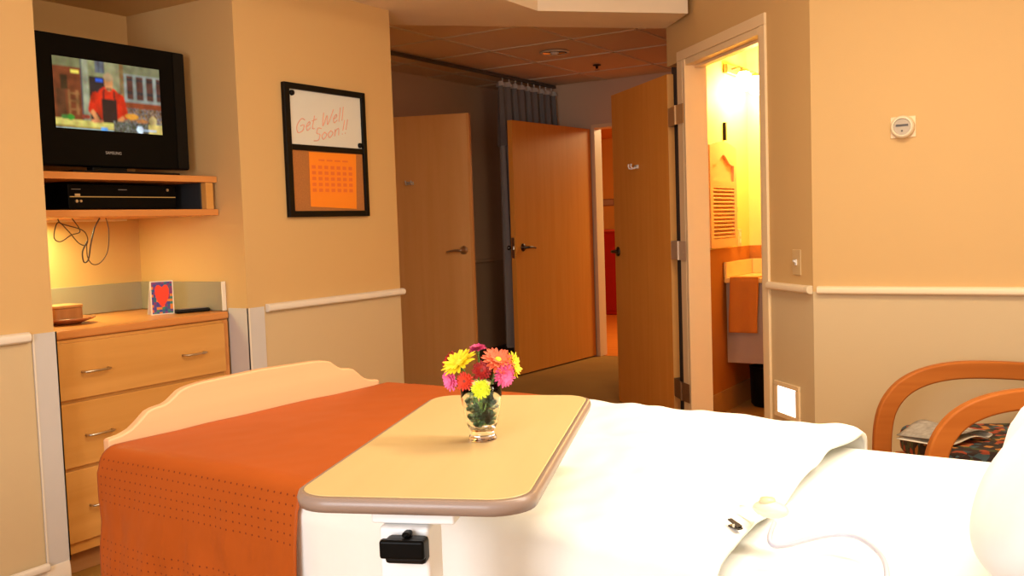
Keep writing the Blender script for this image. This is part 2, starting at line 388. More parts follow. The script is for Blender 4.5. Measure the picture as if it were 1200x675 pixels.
# entry door frame
b = B().box(-4.12, -4.085, 8.09, 8.235, 0, 2.17).box(-3.03, -2.96, 8.07, 8.25, 0, 2.17).box(-4.085, -3.03, 8.07, 8.235, 2.135, 2.17)
struct(b.out('trim_entry_door_frame', M_frame, bevel=.003))

# chair rails: half-round bumper rails on a thin backing
def rail(name, p0, p1, nrm, z, mat=M_trim, endcap=True, h=.036, d=.03):
    p0 = Vector(p0); p1 = Vector(p1); nrm = Vector(nrm).normalized(); t = (p1-p0).normalized()
    prof = [(0, -h/2), (d*.55, -h/2), (d*.9, -h*.32), (d, 0), (d*.9, h*.32), (d*.55, h/2), (0, h/2)]
    b = B(); b.extr([p0+nrm*a+Vector((0, 0, z+c)) for a, c in prof], p1-p0)
    return struct(b.out(name, mat, smooth=False, bevel=.003))
rail('trim_rail_left', (XL, -2.5, 0), (XL, 1.925, 0), (1, 0, 0), .937)
rail('trim_rail_board', (XL, 3.03, 0), (XL, 4.0, 0), (1, 0, 0), .937)
rail('trim_rail_right', (CX+.02, YR, 0), (.55, YR, 0), (0, -1, 0), .937, M_railtan)
rail('trim_rail_diagonal', DG(.015), DG(.385), (-1, -1, 0), .937, M_railtan)
rail('trim_rail_diagonal_end', DG(.002), DG(.035), (-1, -1, 0), .937, M_cream, h=.038, d=.032)
rail('trim_rail_vestibule', (-5.05, 4.0, 0), (-5.05, 7.79, 0), (1, 0, 0), .937, M_vest)
# corner guards at the niche
struct(B().box(XL, XL+.006, 1.94, 2.03, .12, .945).box(-3.30, XL+.006, 2.0245, 2.03, .12, .945).out('trim_niche_guard', M_guard))
struct(B().box(XL, XL+.006, 2.9235, 3.02, .12, .945).box(-3.295, XL+.006, 2.9235, 2.9285, .12, .945).out('trim_board_guard', M_guard))
struct(B().box(XL+.006, XL+.009, 2.925, 2.933, .12, .945).box(XL+.006, XL+.009, 1.938, 1.944, .12, .945).out('trim_guard_edge', M_trim))
# baseboards
def base(name, p0, p1, nrm, h=.12): return rail(name, p0, p1, nrm, h/2+.001, M_trim, h=h, d=.014)
base('baseboard_left', (XL, -2.5, 0), (XL, 2.024, 0), (1, 0, 0))
rail('trim_rail_low_left', (XL+.014, -2.5, 0), (XL+.014, 1.935, 0), (1, 0, 0), .125, M_trim, h=.03, d=.02)
base('baseboard_board', (XL, 2.93, 0), (XL, 3.989, 0), (1, 0, 0))
base('baseboard_right', (CX+.02, YR, 0), (.55, YR, 0), (0, -1, 0))
base('baseboard_diagonal', DG(.02), DG(.384), (-1, -1, 0))
# kick edge on top of the corner at the vestibule
struct(B().box(-5.05, -5.04, 4.0, 8.08, 0, .1).out('baseboard_vestibule', plain('vinyl_base', (.16, .12, .08), .5)))

# ------------------------------------------------------------------ doors
def lever(parent, p, out, along, mat=M_steel, name='door_handle'):
    """rosette at p, lever sticking out and running along"""
    p = Vector(p); out = Vector(out).normalized(); along = Vector(along).normalized()
    b = B(); b.lathe([(0, 0), (.033, 0), (.033, .006), (.028, .012), (.012, .014), (.011, .045), (0, .05)], 24, p, out)
    q = p+out*.045
    b.tube([q-along*.004, q+along*.02+out*.004, q+along*.06+out*.004, q+along*.10-Vector((0, 0, .004)), q+along*.125-Vector((0, 0, .010))], [.011, .011, .009, .008, .007], 10)
    return b.out(name, mat, parent, smooth=True)
def coat_hook(parent, p, out, side, mat=M_white):
    p = Vector(p); out = Vector(out).normalized(); side = Vector(side).normalized(); z = Vector((0, 0, 1))
    b = B(); b.extr([p-side*.03-z*.012, p+side*.03-z*.012, p+side*.03+z*.012, p-side*.03+z*.012], out*.006)
    for s in (-.022, .022): b.tube([p+side*s+out*.005, p+side*s+out*.028-z*.012, p+side*s+out*.045-z*.010, p+side*s+out*.05+z*.008, p+side*s+out*.047+z*.018], [.005, .005, .005, .005, .006], 8)
    return b.out('coat_hook', mat, parent, smooth=True)
def leaf(name, a, c, thick, back, z0=.012, z1=2.13):
    """leaf whose visible face runs a -> c (floor points); thickness grows to side 'back'"""
    a = Vector((*a, 0)); c = Vector((*c, 0)); n = Vector((*back, 0)).normalized()
    o = struct(B().extr([a+Vector((0, 0, z0)), c+Vector((0, 0, z0)), c+n*thick+Vector((0, 0, z0)), a+n*thick+Vector((0, 0, z0))], (0, 0, z1-z0)).out(name, M_door, bevel=.002))
    return o
# alcove door standing open
d1 = leaf('door_1', (-4.165, 6.137), (-5.01, 5.84), .045, (-.33, .94))
n1 = Vector((.33, -.94, 0)); a1 = Vector((.943, .331, 0))
B().extr([Vector((-4.165, 6.137, .014))+n1*.001, Vector((-4.165, 6.137, .014))-a1*.018+n1*.001, Vector((-4.165, 6.137, .014))-a1*.018-n1*.046, Vector((-4.165, 6.137, .014))-n1*.046+a1*.0012, Vector((-4.165, 6.137, .014))+a1*.0012], (0, 0, 2.112)).out('edge_strip', M_dooredge, d1)
d1.data.materials[0] = M_alcove_door
lever(d1, (-4.235, 6.113, 1.085), n1, -a1)
coat_hook(d1, (-4.624, 5.976, 1.615), n1, a1)
# entry door, hinged at the left of the entry
d2 = leaf('door_2', (-4.200, 6.82), (-4.125, 8.085), .045, (-1, 0))
n2 = Vector((1, -.06, 0)); a2 = Vector((.059, 1, 0)).normalized()
lever(d2, (-4.194, 6.925, 1.075), n2, a2, M_darkmetal)
B().box(-4.235, -4.210, 6.812, 6.82, .99, 1.16).box(-4.228, -4.216, 6.803, 6.813, 1.06, 1.085).out('latch_plate', M_steel, d2)
B().lathe([(0, 0), (.03, 0), (.03, .006), (.012, .012), (.011, .045), (.02, .05), (.02, .06), (0, .062)], 20, (-4.245, 6.87, 1.075), (-1, 0, 0)).out('outer_handle', M_darkmetal, d2, smooth=True)
# bathroom door, folded right back beside the frame
A3 = Vector((-2.247, 5.424, 0)); E3 = Vector((-2.897, 6.035, 0)); a3 = (E3-A3).normalized(); n3 = Vector((-a3.y, a3.x, 0)); n3 = n3 if n3.y < 0 else -n3
E3 = A3+a3*.93
d3 = leaf('door_3', A3[:2], E3[:2], .04, (-n3.x, -n3.y))
B().extr([A3+n3*.0005-a3*.001+Vector((0, 0, .014)), A3-n3*.0405-a3*.001+Vector((0, 0, .014)), A3-n3*.0405+a3*.003+Vector((0, 0, .014)), A3+n3*.0005+a3*.003+Vector((0, 0, .014))], (0, 0, 2.113)).out('edge_strip', M_dooredge, d3)
lever(d3, A3+a3*.865+Vector((0, 0, 1.06)), n3, -a3, M_darkmetal)
coat_hook(d3, A3+a3*.50+Vector((0, 0, 1.615)), n3, a3)
def hinge(z, mat):
    b = B(); h = .11
    p = A3-a3*.004
    # leaf on the door edge
    b.extr([p+n3*.0+Vector((0, 0, z)), p-n3*.038+Vector((0, 0, z)), p-n3*.038-a3*.003+Vector((0, 0, z)), p-a3*.003+Vector((0, 0, z))], (0, 0, h))
    j = Vector(DG(1.338, -.016, z)); k = Vector(DG(1.436, -.016, z)); nn = Vector((-q7, -q7, 0))
    b.extr([j, k, k+nn*.003, j+nn*.003], (0, 0, h))
    kk = Vector(DG(1.447, -.02, z)); b.tube([kk, kk+Vector((0, 0, h))], .008, 12)
    p2 = A3-a3*.006; b.extr([kk, p2+Vector((0, 0, z)), p2+Vector((0, 0, z))-n3*.003, kk+Vector((q7, q7, 0))*.003], (0, 0, h))
    for dz in (.018, .045, .068, .092):
        c = Vector(DG(1.375+.025*(dz in (.018, .092)), -.019, z+dz)); b.lathe([(0, .0015), (.0035, .001), (.004, 0)], 10, c, nn)
    return b.out('hinge', mat, d3)
hinge(.20, plain('dark_hinge', (.20, .10, .045), .4, .2)); hinge(1.03, M_hinge); hinge(1.815, plain('amber_hinge', (.62, .36, .15), .4, .2))

# ------------------------------------------------------------------ things on the vestibule ceiling
t = thing('recessed_downlight', 'unlit round recessed downlight with a chrome reflector in the vestibule ceiling', 'light', (-3.60, 6.50, 2.562))
B().lathe([(.115, 0), (.115, -.006), (.10, -.008), (.093, 0)], 36).out('trim_ring', M_cream, t, smooth=True)
B().lathe([(.093, -.002), (.088, .004), (0.03, .0045), (0, .0045)], 36).out('reflector', plain('chrome', (.8, .75, .68), .12, 1), t, smooth=True)
B().lathe([(0, .003), (.03, .003), (.034, -.004), (.02, -.016), (0, -.02)], 24).out('bulb', plain('unlit_bulb', (.75, .7, .6), .2), t, smooth=True)
t = thing('sprinkler_head', 'small sprinkler head on the vestibule ceiling behind the round downlight', 'sprinkler', (-3.62, 7.25, 2.562))
B().lathe([(0, .0), (.035, 0), (.033, -.006), (.012, -.01), (.010, -.03), (0, -.032)], 20).out('escutcheon', M_darkmetal, t, smooth=True)
B().lathe([(0, -.04), (.02, -.04), (.022, -.043), (0, -.044)], 16).tube([(.009, 0, -.028), (.013, 0, -.036), (.006, 0, -.041)], .002, 6).tube([(-.009, 0, -.028), (-.013, 0, -.036), (-.006, 0, -.041)], .002, 6).out('deflector', M_bronze, t)

# curtain track and curtain
t = tag(B().box(-4.485, -4.455, 4.6, 8.05, 2.535, 2.562).out('curtain_track', plain('track_dark', (.10, .08, .06), .45), bevel=.003), 'long dark straight curtain track running along the vestibule ceiling', 'curtain track')
t = thing('privacy_curtain', 'grey privacy curtain bunched at the end of its track behind the open entry door', 'curtain')
def cur(u, v, z0, z1, y0=7.04, y1=8.02, amp=.055):
    y = y0+(y1-y0)*u; ph = u*2*PI*8.5
    z = z0+(z1-z0)*v; k = .55+.45*(1-v)
    return (-4.47+amp*k*math.sin(ph)+.01*math.sin(3*ph+2), y+.02*math.sin(ph*.5+z), z)
M_cur = plain('curtain_cloth', (.40, .37, .34), .85, scale=40)
m, nt, bb = nodes('curtain_mesh'); setc(bb, (.22, .20, .18)); bb.inputs['Roughness'].default_value = .9
B().grid(170, 20, lambda u, v: cur(u, v, .20, 1.95)).out('curtain_cloth', M_cur, t, smooth=True)
B().grid(170, 8, lambda u, v: cur(u, v, 1.95, 2.46)).out('mesh_header', m, t, smooth=True)
B().grid(170, 2, lambda u, v: cur(u, v, 2.46, 2.50)).out('top_hem', plain('curtain_hem', (.62, .56, .48), .8), t, smooth=True)
for k in range(9):
    y = 7.13+k*.107
    B().tube([(-4.47, y, 2.495), (-4.47, y, 2.534)], .004, 6).ball((-4.47, y, 2.497), .008, 6).out('glide_hook', M_white, t)

# ------------------------------------------------------------------ bathroom contents
t = thing('vanity_counter', 'bathroom vanity counter with cream top, side splash and grey apron', 'sink counter')
B().box(-2.125, -1.0, 6.0, 6.54, .845, .88).out('countertop', M_porc, t, bevel=.006)
B().box(-2.125, -2.105, 6.0, 6.54, .88, .98).box(-2.105, -1.0, 6.52, 6.54, .88, .98).out('splash', M_porc, t, bevel=.004)
B().box(-2.12, -1.0, 6.03, 6.05, .325, .845).out('apron', M_apron, t)
b = B(); b.M = Matrix.Translation((-1.72, 6.27, .88)) @ Matrix.Diagonal((1.25, 1, 1, 1))
b.lathe([(.175, .001), (.185, .012), (.165, .010), (.15, -.004), (.10, -.02), (0, -.03)], 36); b.out('basin', M_porc, t, smooth=True)
t2 = thing('faucet', 'chrome faucet standing at the back of the bathroom sink', 'faucet', (-1.80, 6.40, .881))
B().lathe([(0, 0), (.03, 0), (.028, .01), (.014, .02), (.012, .09), (0, .095)], 20).tube([(0, 0, .08), (0, -.03, .115), (0, -.09, .12), (0, -.13, .10), (0, -.135, .08)], [.010, .010, .010, .010, .010], 12).out('spout', M_steel, t2, smooth=True)
for s in (-1, 1): B().lathe([(0, 0), (.024, 0), (.02, .02), (.012, .03), (.016, .05), (0, .056)], 16, (s*.09, 0, 0)).tube([(s*.09, 0, .045), (s*.12, -.02, .06)], .006, 8).out('tap', M_steel, t2, smooth=True)
# towel hung over the counter edge
def tw(u, v):
    L_ = .10+.035+.345; s = v*L_; x = -2.085+.185*u+.006*math.sin(v*5)
    if s < .10: return (x, 6.08-s*.95+.004, .885+.0)
    s -= .10
    a = min(s/.035, 1)
    y = 5.985-.012*math.sin(a*PI/2)+.012; z = .885-.012*(1-math.cos(a*PI/2))
    if a >= 1: z -= (s-.035)
    return (x, 5.984-.004*math.sin(u*9+1)*min(1, max(0, s)*6)-(.0 if a < 1 else .004), z)
tag(B().grid(20, 50, tw).out('hand_towel', M_towel, smooth=True, solid=.008), 'folded tan hand towel draped over the bathroom counter edge', 'towel')
# louvred shutter on the left bathroom wall
t = thing('louvered_shutter', 'cream louvered shutter with an arched top panel on the bathroom wall', 'shutter', (-2.128, 0, 0))
y0, y1, z0, z1 = 5.70, 6.19, 1.08, 1.745
def arc(n=14, inset=0, base=z1, rise=.05):
    ya_, yb = y0+inset, y1-inset
    return [(ya_+(yb-ya_)*i/n, base-rise+rise*math.sin(PI*i/n)**.8 if 0 < i < n else base-rise) for i in range(n+1)]
b = B(); st = .05; zr_ = z1-.03
b.box(.012, .036, y0, y0+st, z0, zr_).box(.012, .036, y1-st, y1, z0, zr_).box(.012, .036, y0+st, y1-st, z0, z0+.055).box(.012, .036, y0+st, y1-st, 1.455, 1.50)
n = 20
for i in range(n):
    ya_, yb = y0+(y1-y0)*i/n, y0+(y1-y0)*(i+1)/n
    f = lambda y: zr_+.03*math.sin(PI*(y-y0)/(y1-y0))+.002
    def g_(y):
        u = (y-y0-st)/(y1-y0-2*st); return 1.60+.065*math.exp(-((u-.5)/.22)**2)
    if yb <= y0+st+1e-6 or ya_ >= y1-st-1e-6: b.extr([(.012, ya_, zr_), (.012, yb, zr_), (.012, yb, f(yb)), (.012, ya_, f(ya_))], (.024, 0, 0))
    else: b.extr([(.012, ya_, g_(ya_)), (.012, yb, g_(yb)), (.012, yb, f(yb)), (.012, ya_, f(ya_))], (.024, 0, 0))
b.out('frame', M_shutter, t)
B().box(.012, .020, y0+st, y1-st, 1.495, 1.695).out('panel', M_shutter, t)
B().box(.004, .010, y0+st-.01, y1-st+.01, z0+.05, 1.46).out('backing', M_shutter, t)
for k in range(13):
    z = z0+.065+k*.0245
    B().extr([(.010, y0+st, z+.012), (.034, y0+st, z-.006), (.037, y0+st, z+.001), (.012, y0+st, z+.020)], (0, y1-y0-2*st, 0)).out('slat', M_shutter, t)
for ym, zm_ in ((y0+.01, z1-.09), (y1-.05, z1-.09), (y0+.01, z0+.01), (y1-.05, z0+.01)): B().box(.0, .0125, ym, ym+.04, zm_, zm_+.04).out('mount', M_shutter, t)
tag(B().box(-2.13, -2.118, 6.235, 6.265, 1.32, 1.70).box(-2.13, -2.112, 6.24, 6.26, 1.30, 1.335).out('tan_wall_strip', plain('strip_tan', (.55, .35, .12), .4, .6), bevel=.002), 'narrow tan upright strip on the bathroom wall beside the louvered shutter', 'wall strip')  # narrow upright strip, a darker tan than the wall paint
tag(B().box(-2.13, -2.112, 6.05, 6.075, 1.765, 1.88).out('wall_bracket', M_black, bevel=.002), 'small dark bracket on the bathroom wall above the louvered shutter', 'bracket')
t = thing('outlet_plate', 'cream outlet plate on the bathroom wall near the sink', 'outlet', (-2.129, 6.33, 1.13))
B().box(0, .006, -.035, .035, -.058, .058).out('plate', M_cream, t, bevel=.003)
B().box(.006, .009, -.016, .016, .008, .036).box(.006, .009, -.016, .016, -.036, -.008).out('socket', M_white, t)
t = thing('vanity_light', 'lit two-globe vanity light fixture high on the bathroom wall', 'light', (-2.129, 6.29, 2.225))
B().box(0, .03, -.22, .22, -.03, .03).out('back_plate', M_bronze, t, bevel=.006)
M_globe = emis('lit_globe', (1, .80, .45), 30)
for s in (-.13, .13):
    B().tube([(.02, s, 0), (.08, s, .01), (.109, s, -.005)], .008, 10).lathe([(.03, -.03), (.03, -.012), (.012, 0), (0, 0)], 18, (.109, s, .0)).out('arm', M_bronze, t, smooth=True)
    B().lathe([(.028, .0), (.04, -.015), (.055, -.05), (.058, -.08), (.045, -.11), (.02, -.125), (0, -.128)], 24, (.109, s, -.02)).out('globe_shade', M_globe, t, smooth=True)
t = tag(B().lathe([(0, .0), (.10, 0), (.115, .02), (.12, .26), (.125, .265), (.115, .265), (.108, .03), (0, .03)], 24, (-1.93, 6.28, .012)).out('waste_bin', M_black, smooth=True), 'black round waste bin under the bathroom counter', 'bin')

# ------------------------------------------------------------------ corridor contents
t = thing('red_cabinet', 'tall red cabinet against the far corridor wall seen through the entry', 'cabinet', (-5.95, 11.95, 0))
B().box(-.16, .30, -.18, .27, 0.003, 1.13).out('body', M_red, t, bevel=.01)
B().box(-.17, .31, -.19, .28, 1.13, 1.16).out('top', plain('red_top', (.70, .10, .04), .4), t, bevel=.005)
B().box(-.145, .035, -.195, -.18, .06, 1.10).out('door', M_red, t, bevel=.004)
B().box(.045, .28, -.195, -.18, .06, 1.10).out('door', M_red, t, bevel=.004)
t = thing('wall_plaque', 'small framed plaque on the corridor wall above the red cabinet', 'sign', (-5.98, 12.249, 1.535))
B().box(-.12, .09, -.015, 0, -.05, .05).out('frame', plain('plaque_frame', (.35, .17, .07), .5), t, bevel=.004)
B().box(-.10, .07, -.018, -.014, -.034, .034).out('panel', plain('plaque_panel', (.48, .30, .17), .5), t)

# ------------------------------------------------------------------ wall fixtures
t = thing('thermostat', 'round cream wall thermostat with a small dial window', 'thermostat', (-.735, YR, 1.617))
B().box(-.05, .05, -.006, 0, -.044, .044).out('back_plate', M_frame, t, bevel=.004)
B().lathe([(0, 0), (.046, 0), (.048, .012), (.044, .026), (.036, .032), (.034, .03)], 36, (0, -.004, 0), (0, -1, 0)).out('ring', M_cream, t, smooth=True)
B().lathe([(.034, .030), (.033, .026), (0, .026)], 36, (0, -.004, 0), (0, -1, 0)).out('dial', plain('dial_face', (.50, .40, .28), .3), t)
B().box(-.024, .024, -.0335, -.030, .002, .010).box(-.003, .003, -.0335, -.030, -.02, -.014).out('scale_mark', M_darkmetal, t)
rzd = math.atan2(-q7, -q7)   # outward normal of the diagonal wall
def onwall(name, label, cat, tt, z):
    o = thing(name, label, cat, DG(tt, -.0005, z), -3*PI/4+PI/2); return o       # local -y... x along the wall, y out of the wall is +? (see below)
def wbox(b, x0, x1, d0, d1, z0, z1):      # local frame: x runs towards the room corner, -y... d = distance out of the wall
    return b.box(x0, x1, d0, d1, z0, z1)
def wallthing(name, label, cat, tt, z):
    o = bpy.data.objects.new(name, None); C.objects.link(o)
    ex = Vector((q7, -q7, 0)); ey = Vector((-q7, -q7, 0)); ez = ex.cross(ey)   # ez points down: flip below
    ex = -ex; ez = Vector((0, 0, 1)); ey = Vector((-q7, -q7, 0))
    # right-handed frame: x towards the vestibule (-q7,q7), y out of the wall; x cross y = +z ?
    if ex.cross(ey).z < 0: ex = -ex
    p = DG(tt, -.0005, z)
    o.matrix_world = Matrix(((ex.x, ey.x, 0, p[0]), (ex.y, ey.y, 0, p[1]), (0, 0, 1, p[2]), (0, 0, 0, 1)))
    o['label'] = label; o['category'] = cat; return o
t = wallthing('light_switch', 'cream toggle light switch plate above the rail beside the bathroom doorway', 'light switch', .131, 1.055)
B().box(-.036, .036, 0, .006, -.058, .058).out('plate', plain('switch_plate', (.66, .46, .22), .4), t, bevel=.003)
B().box(-.006, .006, .006, .011, -.013, .013).extr([(-.004, .008, -.004), (.004, .008, -.004), (.004, .022, .004), (-.004, .022, .004)], (0, 0, .008)).out('toggle', M_white, t)
t = wallthing('night_light', 'square lit night light in a cream frame low on the wall by the bathroom doorway', 'night light', .232, .402)
fr = B()
for a in ((-.115, .115, .062, .085), (-.115, .115, -.085, -.062), (-.115, -.082, -.062, .062), (.082, .115, -.062, .062)): fr.box(a[0], a[1], 0, .012, a[2], a[3])
fr.out('frame', M_frame, t, bevel=.003)
B().box(-.082, .082, 0, .008, -.062, .062).out('lens', emis('night_lens', (1, .97, .93), 4), t)

# ------------------------------------------------------------------ niche: dresser, shelf, television
XF = -3.315
t = thing('built_in_dresser', 'built-in maple dresser with three drawers under the television shelf', 'dresser')
B().box(-3.87, XF+.016, 2.036, 2.916, .092, .897).out('carcass', M_maple, t)
B().box(-3.87, XF-.03, 2.04, 2.915, .002, .09).out('plinth', wood('plinth_wood', (.40, .19, .07), (.5, .25, .1), 'y'), t)
B().box(-3.875, XF+.03, 2.034, 2.918, .899, .932).out('worktop', M_mapletop, t, bevel=.010, seg=3)
B().box(XF+.016, XF+.020, 2.89, 2.914, .10, .893).out('filler', M_mapletop, t)
for z0_, z1_ in ((.672, .885), (.418, .660), (.135, .406)):
    d = B().box(XF+.017, XF+.034, 2.055, 2.884, z0_, z1_).out('drawer', M_maple, t, bevel=.003)
    zc = z0_+(z1_-z0_)*.47+.0
    for yc in (2.245, 2.708):
        x = XF+.034
        B().tube([(x, yc-.055, zc), (x+.022, yc-.053, zc), (x+.027, yc-.045, zc), (x+.028, yc, zc), (x+.027, yc+.045, zc), (x+.022, yc+.053, zc), (x, yc+.055, zc)], .0045, 8).out('handle', M_steel, d, smooth=True)
tag(B().box(-3.879, -3.862, 2.028, 2.926, .934, 1.061).box(-3.862, XF, 2.909, 2.926, .934, 1.061).out('backsplash', plain('backsplash_laminate', (.33, .29, .21), .35, noise_amt=.02), bevel=.002), 'low pale backsplash wrapping the niche above the dresser top', 'backsplash')
tag(B().box(XF, XF+.006, 2.906, 2.928, .934, 1.063).out('splash_end_cap', M_trim, bevel=.002), 'cream end strip at the front of the niche backsplash', 'end strip')
t = thing('television_shelf', 'open-fronted box shelf of two maple boards with a black interior in the niche', 'shelf')
B().box(-3.87, -3.325, 2.03, 2.924, 1.496, 1.523).out('top_board', M_mapletop, t, bevel=.002)
B().box(-3.87, -3.325, 2.03, 2.924, 1.353, 1.380).out('bottom_board', M_mapletop, t, bevel=.002)
B().box(-3.86, -3.33, 2.865, 2.905, 1.3805, 1.4955).out('end_panel', M_maple, t, bevel=.002)
B().box(-3.86, -3.85, 2.035, 2.865, 1.381, 1.495).box(-3.85, -3.36, 2.858, 2.865, 1.381, 1.495).box(-3.85, -3.36, 2.036, 2.040, 1.381, 1.495).out('black_lining', plain('black_lining', (.03, .032, .035), .35), t)
B().box(-3.80, -3.76, 2.10, 2.78, 1.344, 1.352).out('light_strip', M_cream, t)
# television
TX = -3.42
t = thing('television', 'black flat television showing a cook in red on the niche shelf', 'television')
B().box(TX-.05, TX, 2.098, 2.862, 1.553, 2.056).out('bezel', M_blackgloss, t, bevel=.008)
B().box(TX-.11, TX-.05, 2.2, 2.76, 1.62, 2.0).out('rear_case', M_black, t, bevel=.02)
B().box(TX, TX+.003, 2.80, 2.856, 1.56, 2.05).out('side_trim', M_black, t)
B().box(TX-.13, TX+.06, 2.26, 2.76, 1.524, 1.534).box(TX-.06, TX-.02, 2.40, 2.56, 1.534, 1.556).out('stand', M_black, t, bevel=.004)
# the picture on the screen, painted face by face
NU, NV = 150, 84
rnd = random.Random(3)
def seg(px, py, x0, y0, x1, y1, wd):
    dx, dy = x1-x0, y1-y0; L2 = dx*dx+dy*dy; k = max(0, min(1, ((px-x0)*dx+(py-y0)*dy)/L2)); return math.hypot(px-x0-k*dx, py-y0-k*dy) < wd
def tvcol(u, v):     # u 0..1 left to right, v 0..1 top to bottom
    x = u*1.8; y = v; c = (.20, .20, .10)
    if u < .24:
        c = (.22, .07, .03)
        if v < .13: c = (.23, .24, .13)
        if .06 < u < .12 and .25 < v < .45: c = (.06, .04, .02)
        if .15 < u < .23 and .17 < v < .22: c = (.75, .65, .15)
        if .02 < u < .10 and v > .45: c = (.14, .06, .03)
        if .12 < u < .22 and (abs(u-.13) < .012 or abs(u-.20) < .012 or abs((v*9) % 1-.5) < .12) and .45 < v < .8: c = (.32, .17, .07)
    elif u < .31: c = (.36, .38, .27) if u > .25 else (.10, .12, .14)
    elif u < .46:
        c = (.30, .31, .17)
        if v > .23 and u > .315: c = (.03, .03, .04)
        if .375 < u < .47 and v < .17: c = (.16, .19, .22) if int(u*60) % 3 else (.10, .12, .15)
    elif u < .62: c = (.34, .34, .20)
    else:
        c = (.30, .33, .30)
        for k in range(4):
            a = .665+k*.098
            if a < u < a+.065 and .16 < v < .50: c = (.13, .06, .05) if int(v*26) % 5 else (.05, .05, .06)
        if .55 < v < .63: c = (.32, .09, .04)
        if v >= .63: c = rnd.choice([(.30, .16, .07), (.16, .17, .18), (.09, .05, .03), (.38, .25, .10), (.30, .30, .32)])
        if v < .13: c = (.24, .25, .15)
    if u >= .60 and .60 < u < .64 and v < .5: c = rnd.choice([(.30, .16, .07), (.22, .2, .1)])
    if .42 < v < .98 and u > .55 and u < .62: c = rnd.choice([(.25, .12, .05), (.12, .12, .13), (.35, .25, .12)])
    if .25 < v < .34 and .375 < u < .44 and abs(v-.275) < .02: c = (.02, .18, .75)
    # the cook
    cx = .50*1.8
    if ((x-cx+.02)/.23)**2+((y-.62)/.27)**2 < 1 and y > .36: c = (.62, .045, .015)
    if seg(x, y, .66, .52, .60, .70, .075) or seg(x, y, 1.07, .52, 1.12, .74, .075): c = (.60, .04, .012)
    if seg(x, y, .60, .74, .68, .86, .035) or seg(x, y, 1.10, .80, .99, .88, .035): c = (.62, .30, .13)
    if .76 < x < 1.01 and .54 < y < .90: c = (.035, .02, .025)
    if seg(x, y, .79, .54, .80, .40, .012) or seg(x, y, .98, .55, .97, .42, .012): c = (.035, .02, .025)
    if ((x-.89)/.075)**2+((y-.30)/.115)**2 < 1: c = (.62, .32, .15)
    if ((x-.885)/.085)**2+((y-.215)/.06)**2 < 1: c = (.45, .33, .20)
    if abs(y-.385) < .015 and .84 < x < .94: c = (.25, .14, .07)
    # counter
    yy = .86+.05*u
    if y > yy and u < .52:
        c = (.66, .60, .20) if y < yy+.09 else (.34, .26, .08)
        if y > .985: c = (.30, .50, .55)
    if y > .84 and u > .52: c = rnd.choice([(.10, .10, .10), (.28, .30, .30), (.12, .16, .07), (.06, .05, .05)])
    if u > .86 and y > .86: c = (.62, .52, .20)
    if ((u-.91)/.04)**2+((y-.80)/.07)**2 < 1: c = (.55, .45, .22)
    if ((u-.13)/.04)**2+((y-.84)/.04)**2 < 1: c = (.05, .34, .06)
    if ((u-.08)/.03)**2+((y-.84)/.03)**2 < 1: c = (.08, .25, .07)
    if ((u-.27)/.04)**2+((y-.815)/.035)**2 < 1: c = (.42, .10, .07)
    if ((u-.37)/.06)**2+((y-.865)/.028)**2 < 1: c = (.60, .28, .14)
    if ((u-.70)/.07)**2+((y-.76)/.045)**2 < 1: c = (.72, .38, .07)
    if ((u-.80)/.06)**2+((y-.82)/.03)**2 < 1: c = (.42, .20, .08)
    if ((u-.775)/.033)**2+((y-.945)/.058)**2 < 1: c = (.75, .88, 1)
    if .80 < u < .94 and .935 < y < .965: c = (.50, .62, .75)
    if .40 < u < .46 and y > .955: c = (.15, .45, .85)
    return c
b = B(); Y0, Y1, Z0, Z1 = 2.238, 2.724, 1.697, 1.970
cl = b.bm.loops.layers.float_color.new('picture')
vs = [[b.v((TX+.004, Y0+(Y1-Y0)*i/NU, Z1-(Z1-Z0)*j/NV)) for j in range(NV+1)] for i in range(NU+1)]
cols = [[tvcol((i+.5)/NU, (j+.5)/NV) for j in range(NV)] for i in range(NU)]
cols = [[tuple(max(0, (q**1.3)*1.15*(.78+.5*noise.noise(Vector((i*.11, j*.11, 1)))+.28*rnd.random())) for q in cols[i][j]) for j in range(NV)] for i in range(NU)]
# the broadcast is soft: average neighbouring dots
cols = [[tuple(sum(cols[min(NU-1, max(0, i+a))][min(NV-1, max(0, j+c))][k] for a in (-1, 0, 1) for c in (-1, 0, 1))/9 for k in range(3)) for j in range(NV)] for i in range(NU)]
for i in range(NU):
    for j in range(NV):
        f = b.face([vs[i][j], vs[i][j+1], vs[i+1][j+1], vs[i+1][j]])
        for lp in f.loops: lp[cl] = (*cols[i][j], 1)
m, nt, bb = nodes('screen_picture'); setc(bb, (.01, .01, .01)); at = nt.nodes.new('ShaderNodeAttribute'); at.attribute_name = 'picture'
nt.links.new(at.outputs['Color'], bb.inputs['Emission Color']); bb.inputs['Emission Strength'].default_value = 1.15; bb.inputs['Roughness'].default_value = .25
b.out('screen', m, t, recalc=False)
def text(s, size, mat, parent, mw, name='lettering', extrude=.0006, shear=0):
    cu = bpy.data.curves.new(name, 'FONT'); cu.body = s; cu.size = size; cu.extrude = extrude; cu.align_x = 'CENTER'; cu.align_y = 'CENTER'; cu.shear = shear
    tmp = bpy.data.objects.new(name, cu); C.objects.link(tmp); dg = bpy.context.evaluated_depsgraph_get(); dg.update()
    me = bpy.data.meshes.new_from_object(tmp.evaluated_get(dg)); bpy.data.objects.remove(tmp)
    me.materials.clear(); me.materials.append(mat); me.transform(mw)
    o = bpy.data.objects.new(name, me); C.objects.link(o); o.parent = parent; return o
def face_x(x, y, z):     # text frame facing +x: reads along +y
    return Matrix(((0, 0, 1, x), (1, 0, 0, y), (0, 1, 0, z), (0, 0, 0, 1)))
text('SAMSUNG', .016, plain('logo_grey', (.35, .33, .30), .4), t, face_x(TX+.0015, 2.484, 1.610))
